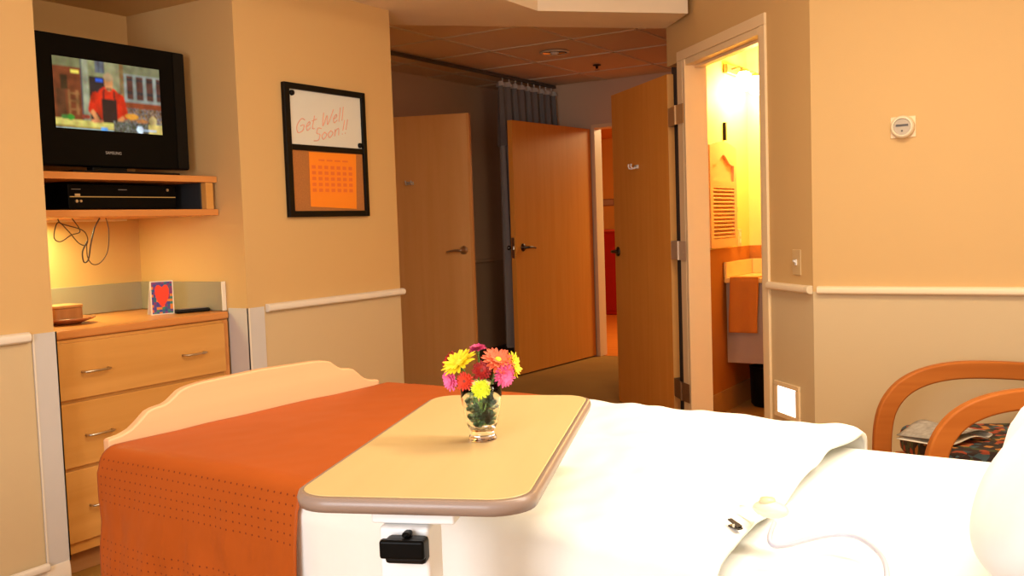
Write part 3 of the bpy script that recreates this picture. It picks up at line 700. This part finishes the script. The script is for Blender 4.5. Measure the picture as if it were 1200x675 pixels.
# recorder on the shelf
t = thing('video_recorder', 'black video recorder with a thin gold line inside the niche shelf', 'video recorder')
B().box(-3.80, -3.44, 2.285, 2.795, 1.388, 1.486).out('case', M_blackgloss, t, bevel=.004)
B().box(-3.44, -3.437, 2.292, 2.79, 1.4335, 1.4368).out('gold_line', emis('gold_line', (1, .45, .10), .5), t)
B().box(-3.44, -3.436, 2.312, 2.335, 1.438, 1.447).out('button', M_steel, t)
for yb_, zb_, rb_ in ((2.32, 1.418, .007), (2.338, 1.418, .006), (2.75, 1.466, .007)): B().lathe([(0, .004), (rb_-.001, .004), (rb_, 0)], 16, (-3.44, yb_, zb_), (1, 0, 0)).out('button', M_steel, t)
for yb_ in (2.30, 2.51): B().box(-3.44, -3.4385, yb_, yb_+.04, 1.4635, 1.466).out('marking', MATS.get('marking_grey') or plain('marking_grey', (.30, .28, .25), .5), t)
for y in (2.32, 2.76): B().lathe([(0, 0), (.012, 0), (.012, .007), (0, .007)], 12, (-3.5, y, 1.3805)).out('foot', M_black, t)
# hanging wires
def smooth_path(P, k=8):
    P = [Vector(p) for p in P]; out = []
    for i in range(len(P)-1):
        p0, p1, p2, p3 = P[max(i-1, 0)], P[i], P[i+1], P[min(i+2, len(P)-1)]
        for s in range(k):
            u = s/k; out.append(.5*((2*p1)+(-p0+p2)*u+(2*p0-5*p1+4*p2-p3)*u*u+(-p0+3*p1-3*p2+p3)*u**3))
    out.append(P[-1]); return out
M_wire = plain('dark_wire', (.07, .03, .015), .5)
X = -3.40
tag(B().tube(smooth_path([(X, 2.21, 1.349), (X, 2.225, 1.33), (X+.01, 2.30, 1.305), (X, 2.33, 1.275), (X, 2.322, 1.245), (X, 2.29, 1.255), (X+.01, 2.245, 1.30), (X, 2.21, 1.335), (X, 2.19, 1.28), (X, 2.215, 1.262), (X, 2.26, 1.285), (X, 2.30, 1.30), (X, 2.27, 1.349)]), .0022, 6).out('wire_loop', M_wire, smooth=True), 'dark wire tied in small loops hanging under the shelf', 'wire')
tag(B().tube(smooth_path([(X+.02, 2.375, 1.349), (X+.02, 2.35, 1.31), (X+.02, 2.33, 1.25), (X+.02, 2.315, 1.19), (X+.02, 2.295, 1.18), (X+.02, 2.292, 1.22), (X+.02, 2.315, 1.26)]), .0028, 6).out('thick_wire', M_wire, smooth=True), 'thicker dark wire bent into a hook shape under the shelf', 'wire')
tag(B().tube(smooth_path([(X+.03, 2.395, 1.349), (X+.03, 2.405, 1.30), (X+.03, 2.395, 1.22), (X+.03, 2.36, 1.175), (X+.03, 2.325, 1.17), (X+.03, 2.305, 1.20), (X+.03, 2.305, 1.25)]), .0020, 6).out('long_wire', M_wire, smooth=True), 'thin dark wire hanging lowest in a wide loop under the shelf', 'wire')
# card, remote, box on a plate
t = thing('greeting_card', 'small standing card with a red heart on a patchwork of colours', 'card', (-3.46, 2.712, .9335), -.35)
card = B()
def cardcol(u, v):
    heart = ((abs(u-.5)*2.6)**2+(1.35*(v-.62)-abs(u-.5)**.5*.55+.05)**2) < .30 and v > .12
    hx = (u-.5)*3.3; hy = (v-.58)*2.9+.25
    heart = (hx*hx+hy*hy-.75)**3-hx*hx*hy**3*1.3 < 0
    if u < .05 or u > .95 or v < .03 or v > .97: return (.80, .72, .60)
    if heart: return (.85, .05, .015)
    return rnd.choice([(.04, .05, .30), (.02, .12, .22), (.22, .03, .16), (.03, .22, .16), (.70, .22, .03), (.10, .05, .25)])
cl = card.bm.loops.layers.float_color.new('picture'); nu, nv = 42, 66
W_, H_ = .098, .145
vs = [[card.v((-.006+.028*j/nv*0, -W_/2+W_*i/nu, H_*j/nv)) for j in range(nv+1)] for i in range(nu+1)]
blk = {}
for i in range(nu):
    for j in range(nv):
        u, v = (i+.5)/nu, (j+.5)/nv; c = cardcol(u, v)
        if c[0] not in (.80, .85): c = blk.setdefault((i//5, j//5), c)
        f = card.face([vs[i][j], vs[i+1][j], vs[i+1][j+1], vs[i][j+1]])
        for lp in f.loops: lp[cl] = (*c, 1)
m, nt, bb = nodes('card_print'); at = nt.nodes.new('ShaderNodeAttribute'); at.attribute_name = 'picture'
nt.links.new(at.outputs['Color'], bb.inputs['Base Color']); bb.inputs['Roughness'].default_value = .4
card.out('front', m, t, recalc=False)
B().box(-.0085, -.0065, -W_/2, W_/2, 0, H_).extr([(-.008, -W_/2, H_), (-.0095, -W_/2, H_), (-.062, -W_/2, .001), (-.060, -W_/2, 0)], (0, W_, 0)).out('back', plain('card_stock', (.8, .75, .65), .7), t)
t = thing('remote_control', 'black remote control lying on the dresser beside the heart card', 'remote', (-3.42, 2.83, .9335), -.35)
B().box(-.022, .022, -.075, .075, 0, .016).out('case', M_black, t, bevel=.006)
B().box(-.016, .016, -.06, .06, .016, .018).out('keypad', plain('keypad_grey', (.25, .22, .2), .5), t)
t = thing('dessert_plate', 'small brown plate lying on the dresser under the wooden box', 'plate', (-3.55, 2.31, .9335))
B().lathe([(0, 0), (.06, 0), (.065, .004), (.105, .016), (.115, .022), (.113, .025), (.06, .008), (0, .007)], 40).out('dish', plain('brown_glaze', (.40, .14, .05), .25), t, smooth=True)
t = thing('wooden_box', 'small rounded wooden box standing on the brown plate', 'box', (-3.55, 2.30, .9425))
B().prism(rrect(.11, .125, .02), .0, .055).out('body', wood('box_wood', (.36, .15, .05), (.52, .24, .08), 'z', .4), t, bevel=.003)
B().prism(rrect(.114, .129, .02), .0555, .068).out('lid', wood('box_lid_wood', (.50, .24, .08), (.60, .30, .11), 'y', .4), t, bevel=.004)

# ------------------------------------------------------------------ combination board on the wall
t = thing('combination_board', 'black framed board, whiteboard above and cork below, on the wall', 'notice board', (XL+.001, 0, 0))
a0, a1_, z0, zm, z1 = 3.190, 3.745, 1.336, 1.655, 1.946
fr = B(); w_ = .028
fr.box(0, .022, a0, a0+w_+.006, z0, z1).box(0, .022, a1_-w_, a1_, z0, z1).box(0, .022, a0+w_, a1_-w_, z0, z0+w_).box(0, .022, a0+w_, a1_-w_, z1-w_, z1).box(0, .020, a0+w_, a1_-w_, zm-.012, zm+.014)
fr.out('frame', M_black, t, bevel=.003)
B().box(.004, .010, a0+w_, a1_-w_, zm+.01, z1-w_).out('whiteboard', M_wb, t)
B().box(.004, .010, a0+w_, a1_-w_, z0+w_, zm-.01).out('cork_panel', M_cork, t)
for y, z in ((a0+.055, z1-.045), (a1_-.045, zm+.03)): B().lathe([(0, .010), (.011, .010), (.013, .002), (.013, 0)], 20, (.0105, y, z), (1, 0, 0)).out('magnet', M_black, t, smooth=True)
# handwriting: strokes in a slanted script
def hand(strokes, ox, oz, sc, slope):
    b = B()
    for st in strokes:
        P = smooth_path([(.0112, ox+x*sc+y*sc*.25, oz+y*sc+x*sc*slope) for x, y in st], 5)
        b.tube(P, .0021, 5)
    return b
GW = [[(.9, .85), (.5, 1.05), (.1, .6), (.3, .05), (.8, .1), (.85, .5), (.5, .5)], [(1.1, .3), (1.5, .45), (1.4, .65), (1.15, .4), (1.3, .0), (1.6, .15)], [(1.9, 1), (1.85, .1), (2.1, .0)], [(1.7, .65), (2.2, .7)],
      [(2.9, 1.05), (3.0, 0), (3.35, .75), (3.55, 0), (4.0, 1.1)], [(4.1, .3), (4.5, .45), (4.4, .65), (4.15, .4), (4.3, 0), (4.6, .15)], [(4.8, 1.1), (4.85, 0)], [(5.15, 1.1), (5.2, 0)]]
SN = [[(.7, .9), (.3, 1.0), (.2, .65), (.6, .45), (.5, .05), (.0, .1)], [(1.1, .55), (.85, .3), (1.1, 0), (1.4, .3), (1.1, .55)], [(1.8, .55), (1.55, .3), (1.8, 0), (2.1, .3), (1.8, .55)], [(2.3, .55), (2.35, 0), (2.4, .4), (2.7, .55), (2.8, 0)],
      [(3.3, 1.1), (3.25, .3)], [(3.24, .05), (3.23, 0)], [(3.65, 1.1), (3.6, .3)], [(3.59, .05), (3.58, 0)]]
hand(GW, 3.255, 1.715, .062, .26).out('handwriting', M_marker, t)
hand(SN, 3.375, 1.685, .062, .24).out('handwriting', M_marker, t)
t2 = thing('calendar_sheet', 'bright orange calendar sheet pinned to the cork board', 'paper')
B().extr([(XL+.0125, 3.335, 1.384), (XL+.0125, 3.655, 1.372), (XL+.0125, 3.668, 1.640), (XL+.0125, 3.338, 1.638)], (.001, 0, 0)).out('sheet', M_paper, t2)
ink = B()
for r in range(5):
    for c_ in range(7):
        y = 3.352+c_*.0425; z = 1.575-r*.027
        ink.box(XL+.0137, XL+.0142, y, y+.026, z-.014, z+.002)
ti = B()
for c_ in range(4): ti.box(XL+.0137, XL+.0142, 3.40+c_*.055, 3.44+c_*.055, 1.598, 1.606)
ink.out('calendar_print', M_ink, t2)
ti.out('calendar_title', M_ink, t2)
text('NOVEMBER', .018, M_ink, t2, face_x(XL+.0140, 3.50, 1.618)) if False else None

# ------------------------------------------------------------------ the bed
BO = Vector((-2.05, 1.425)); ang = -math.radians(2.6)
BU = Vector((math.cos(ang), math.sin(ang))); BV = Vector((-math.sin(ang), math.cos(ang)))
BM = Matrix.Translation((BO.x, BO.y, 0)) @ Matrix.Rotation(ang, 4, 'Z')
WD = 1.0; LEN = 2.30; HX = 9       # width, length, where the raised head part starts
bed = thing('hospital_bed', 'long bed with a scalloped pale wood footboard and white sheets', 'bed', (BO.x, BO.y, 0), ang)
def fb(u):   # footboard top height along v
    s = min(u, 1-u)
    P = [(0, .783), (.035, .787), (.065, .796), (.09, .812), (.115, .832), (.135, .838), (.17, .842), (.19, .850), (.215, .868), (.24, .876), (.29, .881), (.5, .886)]
    for (x0, h0), (x1, h1) in zip(P, P[1:]):
        if s <= x1: k = (s-x0)/(x1-x0); return h0+(h1-h0)*k*k*(3-2*k) if False else h0+(h1-h0)*k
    return .886
b = B(); NN = 60
top = [(v/NN, fb(v/NN)) for v in range(NN+1)]
outl = [(-.03, .01, .30)]+[(-.03, .005+.965*v, z) for v, z in top]+[(-.03, .97, .30)]
b.extr(outl, (.026, 0, 0)); b.out('footboard', M_foot, bed, bevel=.006, seg=2)
b = B(); b.extr([(LEN+.03, .01, .3), (LEN+.03, .01, 1.0), (LEN+.03, .2, 1.08), (LEN+.03, .8, 1.08), (LEN+.03, .99, 1.0), (LEN+.03, .99, .3)], (.028, 0, 0)); b.out('headboard', M_foot, bed, bevel=.006)
B().box(0, LEN, .06, .11, .42, .48).box(0, LEN, .89, .94, .42, .48).box(0, .05, .11, .89, .42, .48).box(LEN-.05, LEN, .11, .89, .42, .48).box(.9, .95, .11, .89, .42, .48).out('frame', M_steelbed, bed, bevel=.004)
for u_ in (.12, LEN-.12):
    for v_ in (.14, .86):
        B().tube([(u_, v_, .42), (u_, v_, .09)], .022, 12).tube([(u_-.018, v_, .05), (u_+.018, v_, .05)], .05, 20).out('caster_leg', M_steelbed, bed, smooth=False)
# mattress: flat, then raised at the head
def mz(u): return .70+max(0, u-HX)*.0 if u < HX else .70+(u-HX)*math.tan(math.radians(42))
b = B()
prof = []
n = 40
for i in range(n+1):
    u = .012+(LEN-.02-.012)*i/n
    k = max(0, u-HX+.06); lift = k*k/(.12)*.9 if k < .06 else .027+(k-.06)*.9
    prof.append((u, lift))
def msec(u, lift):
    zt, zb = .722+lift, .52+lift*.9; r = .05; W0, W1 = .02, .98
    pts = [(W0, zb), (W0, zt-r)]+[(W0+r-r*math.cos(a), zt-r+r*math.sin(a)) for a in (PI/8, PI/4, 3*PI/8, PI/2)]+[(.3, zt+.004), (.5, zt+.006), (.7, zt+.004)]+[(W1-r+r*math.sin(a), zt-r+r*math.cos(a)) for a in (0, PI/8, PI/4, 3*PI/8, PI/2)]+[(W1, zb)]
    return [(u, y, z) for y, z in pts]
secs = [[b.v(p) for p in msec(u, l)] for u, l in prof]; k_ = len(secs[0])
for A_, D_ in zip(secs, secs[1:]):
    for i in range(k_): b.face([A_[i], A_[(i+1) % k_], D_[(i+1) % k_], D_[i]])
b.face(secs[0]); b.face(secs[-1][::-1])
b.out('mattress', M_sheet, bed, smooth=False, bevel=.01)

def cloth(u0, u1, drop_n, drop_f, lift, wr, seed, wavy=.012, nu=70, flare=.03, scale=1.0, out_=.0, wside=.004):
    """cover in bed coordinates: near-side drop, top, far-side drop. Returns fn and uv fn"""
    W0, W1, zt = -.012-out_, 1.012+out_, .735+lift; r = .045
    near = drop_n; arc_ = r*PI/2; topw = (W1-W0)-2*r; tot = near+arc_+topw+arc_+drop_f
    sd = Vector((seed*7.3, seed*3.1, 0))
    def fn(a, c):
        u = u0+(u1-u0)*a; s = c*tot
        if s < near:
            y, z = W0, zt-r-(near-s); nrm = Vector((0, -1, 0)); d = (near-s)
            fold = math.sin(u*13+seed)*.6+math.sin(u*29+seed*2)*.25+noise.noise(Vector((u*4, d*1.5, seed)))*.9
            y -= flare*d/.5*(.5+.5*fold)*1.0+.004+wside*min(1, d*8)*(noise.noise(Vector((u*9+d*3, d*5, seed+1)))+.6*noise.noise(Vector((u*20, d*11, seed+2)))+.35*abs(noise.noise(Vector((u*34+d*12, d*16, seed+4)))))
            return Vector((u+.01*noise.noise(Vector((u*3, d*4, seed+5))), y, z))
        s2 = s-near
        if s2 < arc_:
            t_ = s2/r; y, z = W0+r-r*math.cos(t_), zt-r+r*math.sin(t_)
        elif s2 < arc_+topw:
            y, z = W0+r+(s2-arc_), zt
        elif s2 < 2*arc_+topw:
            t_ = (s2-arc_-topw)/r; y, z = W1-r+r*math.sin(t_), zt-r+r*math.cos(t_)
        else:
            d = s2-2*arc_-topw; y, z = W1+.012*d, zt-r-d
        p = Vector((u*scale, y, 0))
        # long soft folds plus fine wrinkles
        ww = noise.noise(Vector((u*2.2+y*1.6, y*3.6-u*1.2, seed)))*1.0+.6*noise.noise(Vector((u*5+y*3, y*6, seed+3)))+.25*noise.noise(Vector((u*16, y*14, seed+9)))
        z += wr*ww
        return Vector((u, y, z))
    def uvf(a, c): return (u0+(u1-u0)*a, c*tot)
    return fn, uvf, tot
# white blanket from under the scarf to the turned edge near the pillow
fn, uvf, tot = cloth(.60, 1.535, .50, .22, .022, .022, 2.0, flare=.02)
def bl(a, c):
    p = fn(a, c)
    # the upper edge is turned in and swings a little, a bulge runs along the far border
    if .04 < p.y < .97: p.z = max(p.z, .734)
    if a > .9: p.x += (a-.9)*10*.03*math.sin(c*5+1)
    if a >= .97: p.z -= (a-.97)/.03*.010
    k = max(0, min(1, (p.y-.55)/.45)); p.z += .010*k*math.sin(p.x*6.0+.5)*math.sin(PI*min(1, k))
    return p
ob = B().grid(150, 150, bl, uvf).out('white_blanket', M_sheet, smooth=True); ob.matrix_world = BM
tag(ob, 'plain white blanket spread over the middle of the bed beside the orange runner', 'blanket')
md = ob.modifiers.new('solidify', 'SOLIDIFY'); md.thickness = .010; md.offset = 1
fn2, uvf2, tot2 = cloth(.012, .690, .52, .25, .034, .0035, 5.0, flare=.05, out_=.02, wside=.009)
ob = B().grid(90, 170, lambda a, c: fn2(a, c), uvf2).out('orange_bed_runner', M_scarf, smooth=True); ob.matrix_world = BM
tag(ob, 'glossy orange bed runner with rows of punched dots draped across the foot', 'bed runner')
md = ob.modifiers.new('solidify', 'SOLIDIFY'); md.thickness = .004; md.offset = 1

# pillow
def pillow_fn(a, c, L_=1.0, H_=.52, T=.21):
    th = a*2*PI; ph = (c-.5)*PI
    ce, se = math.cos(ph), math.sin(ph)
    sg = lambda x, e: math.copysign(abs(x)**e, x)
    x = L_/2*sg(math.cos(th), .55)*abs(ce)**.45; y = H_/2*sg(math.sin(th), .55)*abs(ce)**.45
    edge = max(abs(x)/(L_/2), abs(y)/(H_/2))
    z = T/2*sg(se, .9)*(1-.25*edge**4)
    n_ = noise.noise(Vector((x*6, y*6, z*4+3)))*.008+noise.noise(Vector((x*14+y*9, y*5, 8)))*.004
    return (x, y, z*(1+n_*4)+n_)
pm = BM @ Matrix.Translation((2.070, .45, .945)) @ Matrix.Rotation(math.radians(-46), 4, 'Y') @ Matrix.Rotation(PI/2, 4, 'Z')
ob = B().grid(96, 48, pillow_fn).out('pillow', M_pillow, smooth=True); ob.matrix_world = pm
tag(ob, 'large white pillow propped upright at the head of the bed', 'pillow')

# call button and its lead on the sheet
zb = .752
def W(u_, v_, z): p = BM @ Vector((u_, v_, z)); return (p.x, p.y, p.z)
t = thing('call_button', 'pale nurse call button lying on the white bed', 'call button', (-.47, 1.53, .778), math.radians(160))
B().ball((0, 0, .012), .032, 14, (1.0, .72, .42)).out('body', plain('ivory_plastic', (.86, .76, .60), .35), t, smooth=True)
B().lathe([(0, .0), (.014, 0), (.012, .006), (0, .007)], 20, (.006, 0, .023)).out('button', plain('button_yellow', (.80, .62, .38), .4), t, smooth=True)
B().tube([(.03, 0, .010), (.048, .002, .006), (.06, .003, .004)], [.004, .003, .003], 8).out('strap', M_white, t, smooth=True)
t2 = thing('sheet_clip', 'small metal alligator clip on the blanket beside the call button', 'clip', (-.512, 1.478, .768), math.radians(150))
B().box(-.012, .012, -.005, .005, .0, .003).extr([(-.010, -.004, .003), (.014, -.004, .010), (.014, -.004, .012), (-.012, -.004, .006)], (0, .008, 0)).out('jaw', M_darkmetal, t2)
B().tube([(-.002, -.006, .005), (-.002, .006, .005)], .003, 8).out('spring', M_steel, t2)
P = [(-.455, 1.500, .778), (-.449, 1.455, .770), (-.44, 1.44, .762), (-.425, 1.46, .758), (-.40, 1.51, .757), (-.37, 1.548, .757), (-.335, 1.545, .757), (-.30, 1.50, .757), (-.275, 1.44, .757), (-.262, 1.38, .745)]
tag(B().tube(smooth_path(P, 6), .0042, 8).out('grey_cord', plain('grey_blue_cord', (.52, .52, .60), .4), smooth=True), 'thin grey-blue cord curving from the call button over the sheet', 'cord')

# ------------------------------------------------------------------ overbed table
TZ = .905
tb = thing('overbed_table', 'wood-topped overbed table with a brown rounded edge standing across the bed', 'table', (-.9477, 1.3683, 0), .3661)
TW, TL = .340, .785
B().prism(rrect(TW-.012, TL-.012, .052, 8), TZ-.018, TZ).out('tabletop', M_table, tb, bevel=.002)
# edge band: ring
b = B(); n_ = 8
o_ = rrect(TW+.003, TL+.003, .060, n_); i_ = rrect(TW-.0125, TL-.0125, .052, n_)
N_ = len(o_)
ring = lambda pts, z: [b.v((x, y, z)) for x, y in pts]
mid = rrect(TW+.008, TL+.008, .062, n_)
R_ = [ring(i_, TZ-.001), ring(o_, TZ-.003), ring(mid, TZ-.011), ring(o_, TZ-.022), ring(i_, TZ-.021)]
for A_, D_ in zip(R_, R_[1:]+R_[:1]):
    for k in range(N_): b.face([A_[k], A_[(k+1) % N_], D_[(k+1) % N_], D_[k]])
b.out('edge_band', M_tedge, tb, smooth=True)
B().box(-.06, .06, -.36, .20, TZ-.046, TZ-.027).out('support_rail', M_white, tb, bevel=.004)
B().box(-.046, .026, -.37, -.30, .10, TZ-.047).out('column', M_white, tb, bevel=.006)
B().box(-.052, .052, -.385, -.285, .62, TZ-.10).out('column_sleeve', M_white, tb, bevel=.008) if False else None
h = B().box(-.030, .028, -.398, -.372, .815, .850).out('release_lever', M_black, tb, bevel=.006)
B().box(-.033, .030, -.410, -.396, .826, .852).box(-.006, .006, -.395, -.375, .850, .858).out('lever_grip', M_blackgloss, h, bevel=.005)
bs = B().box(-.04, .04, -.37, .34, .055, .09).box(-.19, .19, -.385, -.33, .055, .09).box(-.19, .19, .31, .36, .055, .09).out('base', M_white, tb, bevel=.006)
for x_ in (-.17, .17):
    for y_ in (-.36, .335): B().tube([(x_-.012, y_, .026), (x_+.012, y_, .026)], .0255, 16).tube([(x_, y_, .03), (x_, y_, .056)], .006, 8).out('caster', M_black, tb)

# ------------------------------------------------------------------ vase and flowers
VX, VY = -.906, 1.343
right = Vector((.8486, .529, 0)); toward = Vector((.529, -.8486, 0))
t = thing('glass_vase', 'clear footed glass vase holding flowers on the overbed table', 'vase', (VX, VY, TZ+.0005))
B().lathe([(0, 0), (.0235, 0), (.0245, .003), (.022, .009), (.0195, .013), (.021, .017), (.026, .028), (.0315, .050), (.0345, .072), (.0350, .098), (.0336, .0985), (.0328, .074), (.0296, .051), (.024, .030), (.019, .020), (0, .018)], 48).out('glass', M_glass, t, smooth=True)
bd = B(); rb = random.Random(5)
for k in range(150):
    z = .025+.046*rb.random(); R = (.0235 if z < .035 else .0285 if z < .05 else .0315)-.0055; a = rb.random()*2*PI; rr = R*math.sqrt(rb.random())
    bd.ball((rr*math.cos(a), rr*math.sin(a), z), .0042+.002*rb.random(), 5, (1, 1, .7))
bo = bd.out('glass_pebbles', M_bead, None, smooth=True); bo.location = (VX, VY, TZ+.0005)
tag(bo, 'sea green glass pebbles filling the lower part of the flower vase', 'pebbles', kind='stuff')
M_stem = plain('flower_stem', (.14, .26, .05), .5)
M_sepal = plain('flower_calyx', (.16, .30, .05), .5)
def petal(b, base_, dir_, nrm, L_, W_, curl):
    side = dir_.cross(nrm).normalized(); pts = []
    prof = [(0, .25), (.3, .75), (.6, 1), (.85, .8), (1, .15)]
    for k, wd in prof:
        c = base_+dir_*L_*k+nrm*(curl*L_*k*k)
        pts.append((b.v(c-side*W_*wd/2+nrm*L_*.03), b.v(c-nrm*L_*.03), b.v(c+side*W_*wd/2+nrm*L_*.03)))
    for A_, D_ in zip(pts, pts[1:]):
        b.face([A_[0], A_[1], D_[1], D_[0]]); b.face([A_[1], A_[2], D_[2], D_[1]])
FC = {}
def flower(name, label, px, py, dep, facing, R_, layers, cols, cent, np_=18):
    """px, py: place in the bouquet; facing in (right, toward, up)"""
    s = .00152
    head = Vector((VX, VY, TZ))+right*(px-564)*s+toward*dep+Vector((0, 0, (512-py)*s*1.0-dep*.12))
    ax = (right*facing[0]+toward*facing[1]+Vector((0, 0, facing[2]))).normalized()
    o = thing(name, label, 'flower', head, 0, None)
    s1 = ax.orthogonal().normalized(); s2 = ax.cross(s1)
    rr = random.Random(int(px*py)); 
    for li in range(1):
        b = B()
        for la in range(layers):
            n__ = int(np_*(1-.12*la)); Lr = R_*(1-.22*la)
            for k in range(n__):
                a = 2*PI*(k+.5*la)/n__+rr.uniform(-.08, .08); d = (s1*math.cos(a)+s2*math.sin(a)+ax*(.05+.28*la)).normalized()
                petal(b, d*R_*.12+ax*(.0006*la), d, ax, Lr*rr.uniform(.85, 1.05), Lr*2.4*PI/n__*.55+.001, rr.uniform(-.12, .10))
        b.out('petals', cols, o, smooth=True)
    b = B(); b.lathe([(0, R_*.22), (R_*.14, R_*.20), (R_*.24, R_*.12), (R_*.26, 0), (0, -.001)], 18, (0, 0, 0), ax); b.out('flower_center', cent, o, smooth=True)
    b = B(); b.lathe([(R_*.26, -.001), (R_*.2, -.006), (.0025, -.010), (0, -.011)], 14, (0, 0, 0), ax)
    mouth = Vector((VX, VY, TZ+.092))+((head-Vector((VX, VY, 0)))*Vector((1, 1, 0))).normalized()*.018-head
    k = rr.uniform(0, 2*PI); foot = Vector((VX+.009*math.cos(k), VY+.009*math.sin(k), TZ+.026))-head
    P = smooth_path([-ax*.008, -ax*.018+mouth*.25, mouth, foot*.5+mouth*.5+Vector((0, 0, .0)), foot], 5)
    b.tube(P, .0017, 6); b.out('stem', M_stem, o, smooth=True)
    return o
PY = plain('petal_yellow', (.95, .72, .02), .6, noise_amt=.1); PL = plain('petal_lime', (.72, .80, .02), .6, noise_amt=.1); PO = plain('petal_coral', (.86, .16, .06), .6, noise_amt=.25)
PP = plain('petal_pink', (.86, .14, .34), .6, noise_amt=.15); PM = plain('petal_magenta', (.62, .05, .18), .6, noise_amt=.15); PR = plain('petal_dark_red', (.42, .015, .01), .6, noise_amt=.2); PRD = plain('petal_red', (.72, .05, .015), .6, noise_amt=.2)
CY_ = plain('center_yellow', (.75, .60, .02), .7); CL_ = plain('center_lime', (.45, .55, .02), .7); CD_ = plain('center_dark', (.25, .04, .02), .7)
flower('magenta_flower', 'magenta flower at the back top of the bouquet in the vase', 561, 413, -.022, (-.1, .2, 1), 0.0153, 3, PM, CD_)
flower('dark_red_flower', 'dark red flower at the bouquet edge half hidden by the yellow daisy', 529, 425, -.018, (-.8, .2, .5), 0.0177, 3, PR, CD_)
flower('yellow_flower', 'yellow flower behind the pink one at the bouquet edge', 601, 430, -.008, (.8, .3, .2), 0.0224, 2, PY, CY_)
flower('yellow_daisy', 'large yellow daisy leaning out over the dark red flower', 541, 422, .016, (-.45, .45, .8), 0.0295, 2, PY, CY_, 20)
flower('coral_flower', 'large coral orange flower at the top of the bouquet', 584, 422, .008, (.25, .6, .75), 0.0271, 3, PO, CY_, 20)
flower('dark_red_flower', 'dark red flower in the middle between the daisy and the coral bloom', 566, 432, .012, (0, .9, .4), 0.0165, 3, PR, CD_)
flower('red_flower', 'small red flower just above the vase rim beside the lime bloom', 547, 441, .024, (-.3, .9, .2), 0.0153, 3, PRD, CD_)
flower('lilac_pink_flower', 'lilac pink flower hanging lowest at the daisy side of the bouquet', 531, 441, .014, (-.7, .7, -.1), 0.0177, 3, PP, PP)
flower('pink_flower', 'bright pink flower below the coral bloom', 591, 437, .018, (.5, .85, -.1), 0.0201, 3, PP, PP, 20)
flower('lime_flower', 'round lime green button flower at the vase rim', 565, 448, .037, (.05, 1, .25), .0155, 4, PL, CL_, 26)

# ------------------------------------------------------------------ armchair by the wall
CH = math.radians(180+26)       # facing direction of the chair (local +x forward)
ch = thing('armchair', 'wooden armchair with bentwood arms and dark floral seat against the wall', 'armchair', (-.24, 3.79, 0), CH)
def arm(s):
    y = s*.30
    P = smooth_path([(.40, y, .02), (.42, y, .25), (.415, y, .45), (.37, y, .56), (.28, y, .625), (.14, y, .655), (-.06, y, .650), (-.22, y, .630)], 6)
    b = B(); w2, rr = .020, .034; rings = []
    for i, p in enumerate(P):
        tv = (P[min(i+1, len(P)-1)]-P[max(i-1, 0)]).normalized(); nv_ = Vector((-tv.z, 0, tv.x))
        rings.append([b.v(p+nv_*(rr*ca)+Vector((0, w2*sa, 0))) for ca, sa in ((1, .7), (.85, 1), (-.85, 1), (-1, .7), (-1, -.7), (-.85, -1), (.85, -1), (1, -.7))])
    for A_, D_ in zip(rings, rings[1:]):
        for k in range(8): b.face([A_[k], A_[(k+1) % 8], D_[(k+1) % 8], D_[k]])
    b.face(rings[0]); b.face(rings[-1][::-1])
    return b.out('arm', M_chair, ch, bevel=.004)
arm(1); arm(-1)
B().prism(rrect(.56, .52, .06), .36, .462).out('seat', M_floral, ch, bevel=.03, seg=4).location = (.10, 0, 0)
b = B(); b.M = Matrix.Translation((-.24, 0, .62)) @ Matrix.Rotation(math.radians(-14), 4, 'Y'); b.box(-.04, .04, -.26, .26, -.22, .14); b.out('backrest', M_floral, ch, bevel=.03, seg=4)
for s in (-1, 1): B().tube([(-.32, s*.30, .02), (-.27, s*.30, .30), (-.25, s*.30, .52), (-.25, s*.30, .62)], [.018, .022, .022, .020], 10).out('rear_leg', M_chair, ch, smooth=True)
B().box(-.24, .38, -.275, -.245, .30, .35).box(-.24, .38, .245, .275, .30, .35).box(.34, .37, -.245, .245, .30, .35).out('seat_rail', M_chair, ch, bevel=.004)
# folded newspaper on the seat
t = thing('newspaper', 'folded newspaper lying open-ended on the floral chair seat', 'newspaper', (-.50, 3.62, .465), CH+.5)
def np_(i, z, dz):
    def f(a, c):
        x = -.12+.24*a; y = -.09+.18*c
        return (x, y, z+dz*math.sin(PI*a)*.8+.018*math.sin(a*7+i)*(c-.5)+.003*i)
    return f
M_news = plain('newsprint', (.34, .30, .25), .85, noise_amt=.6, scale=55)
M_news2 = plain('newsprint_page', (.80, .74, .62), .85, noise_amt=.1)
b = B(); b.grid(16, 8, np_(0, .004, .012)); b.out('lower_page', M_news2, t, smooth=True, solid=.003)
b = B(); b.grid(16, 8, np_(1, .020, .030)); b.out('upper_page', M_news, t, smooth=True, solid=.003)
b = B()
b.grid(10, 8, lambda a, c: (-.12-.020*math.sin(PI*a), -.09+.18*c, .006+.020*a+.003)); b.out('fold', M_news2, t, smooth=True, solid=.003)

# ------------------------------------------------------------------ lamps of the room outside the picture
t = thing('bed_wall_lamp', 'long wall lamp over the head of the bed', 'lamp', (.548, 1.9, 1.95))
B().box(-.24, 0, -.58, .58, -.01, .12).out('housing', M_white, t, bevel=.01)
t = thing('ceiling_troffer', 'ceiling light panel above the middle of the bed', 'light', (-.5, 2.45, 2.799))
B().box(-.6, .6, -.3, .3, -.04, 0).out('housing', M_white, t, bevel=.004)
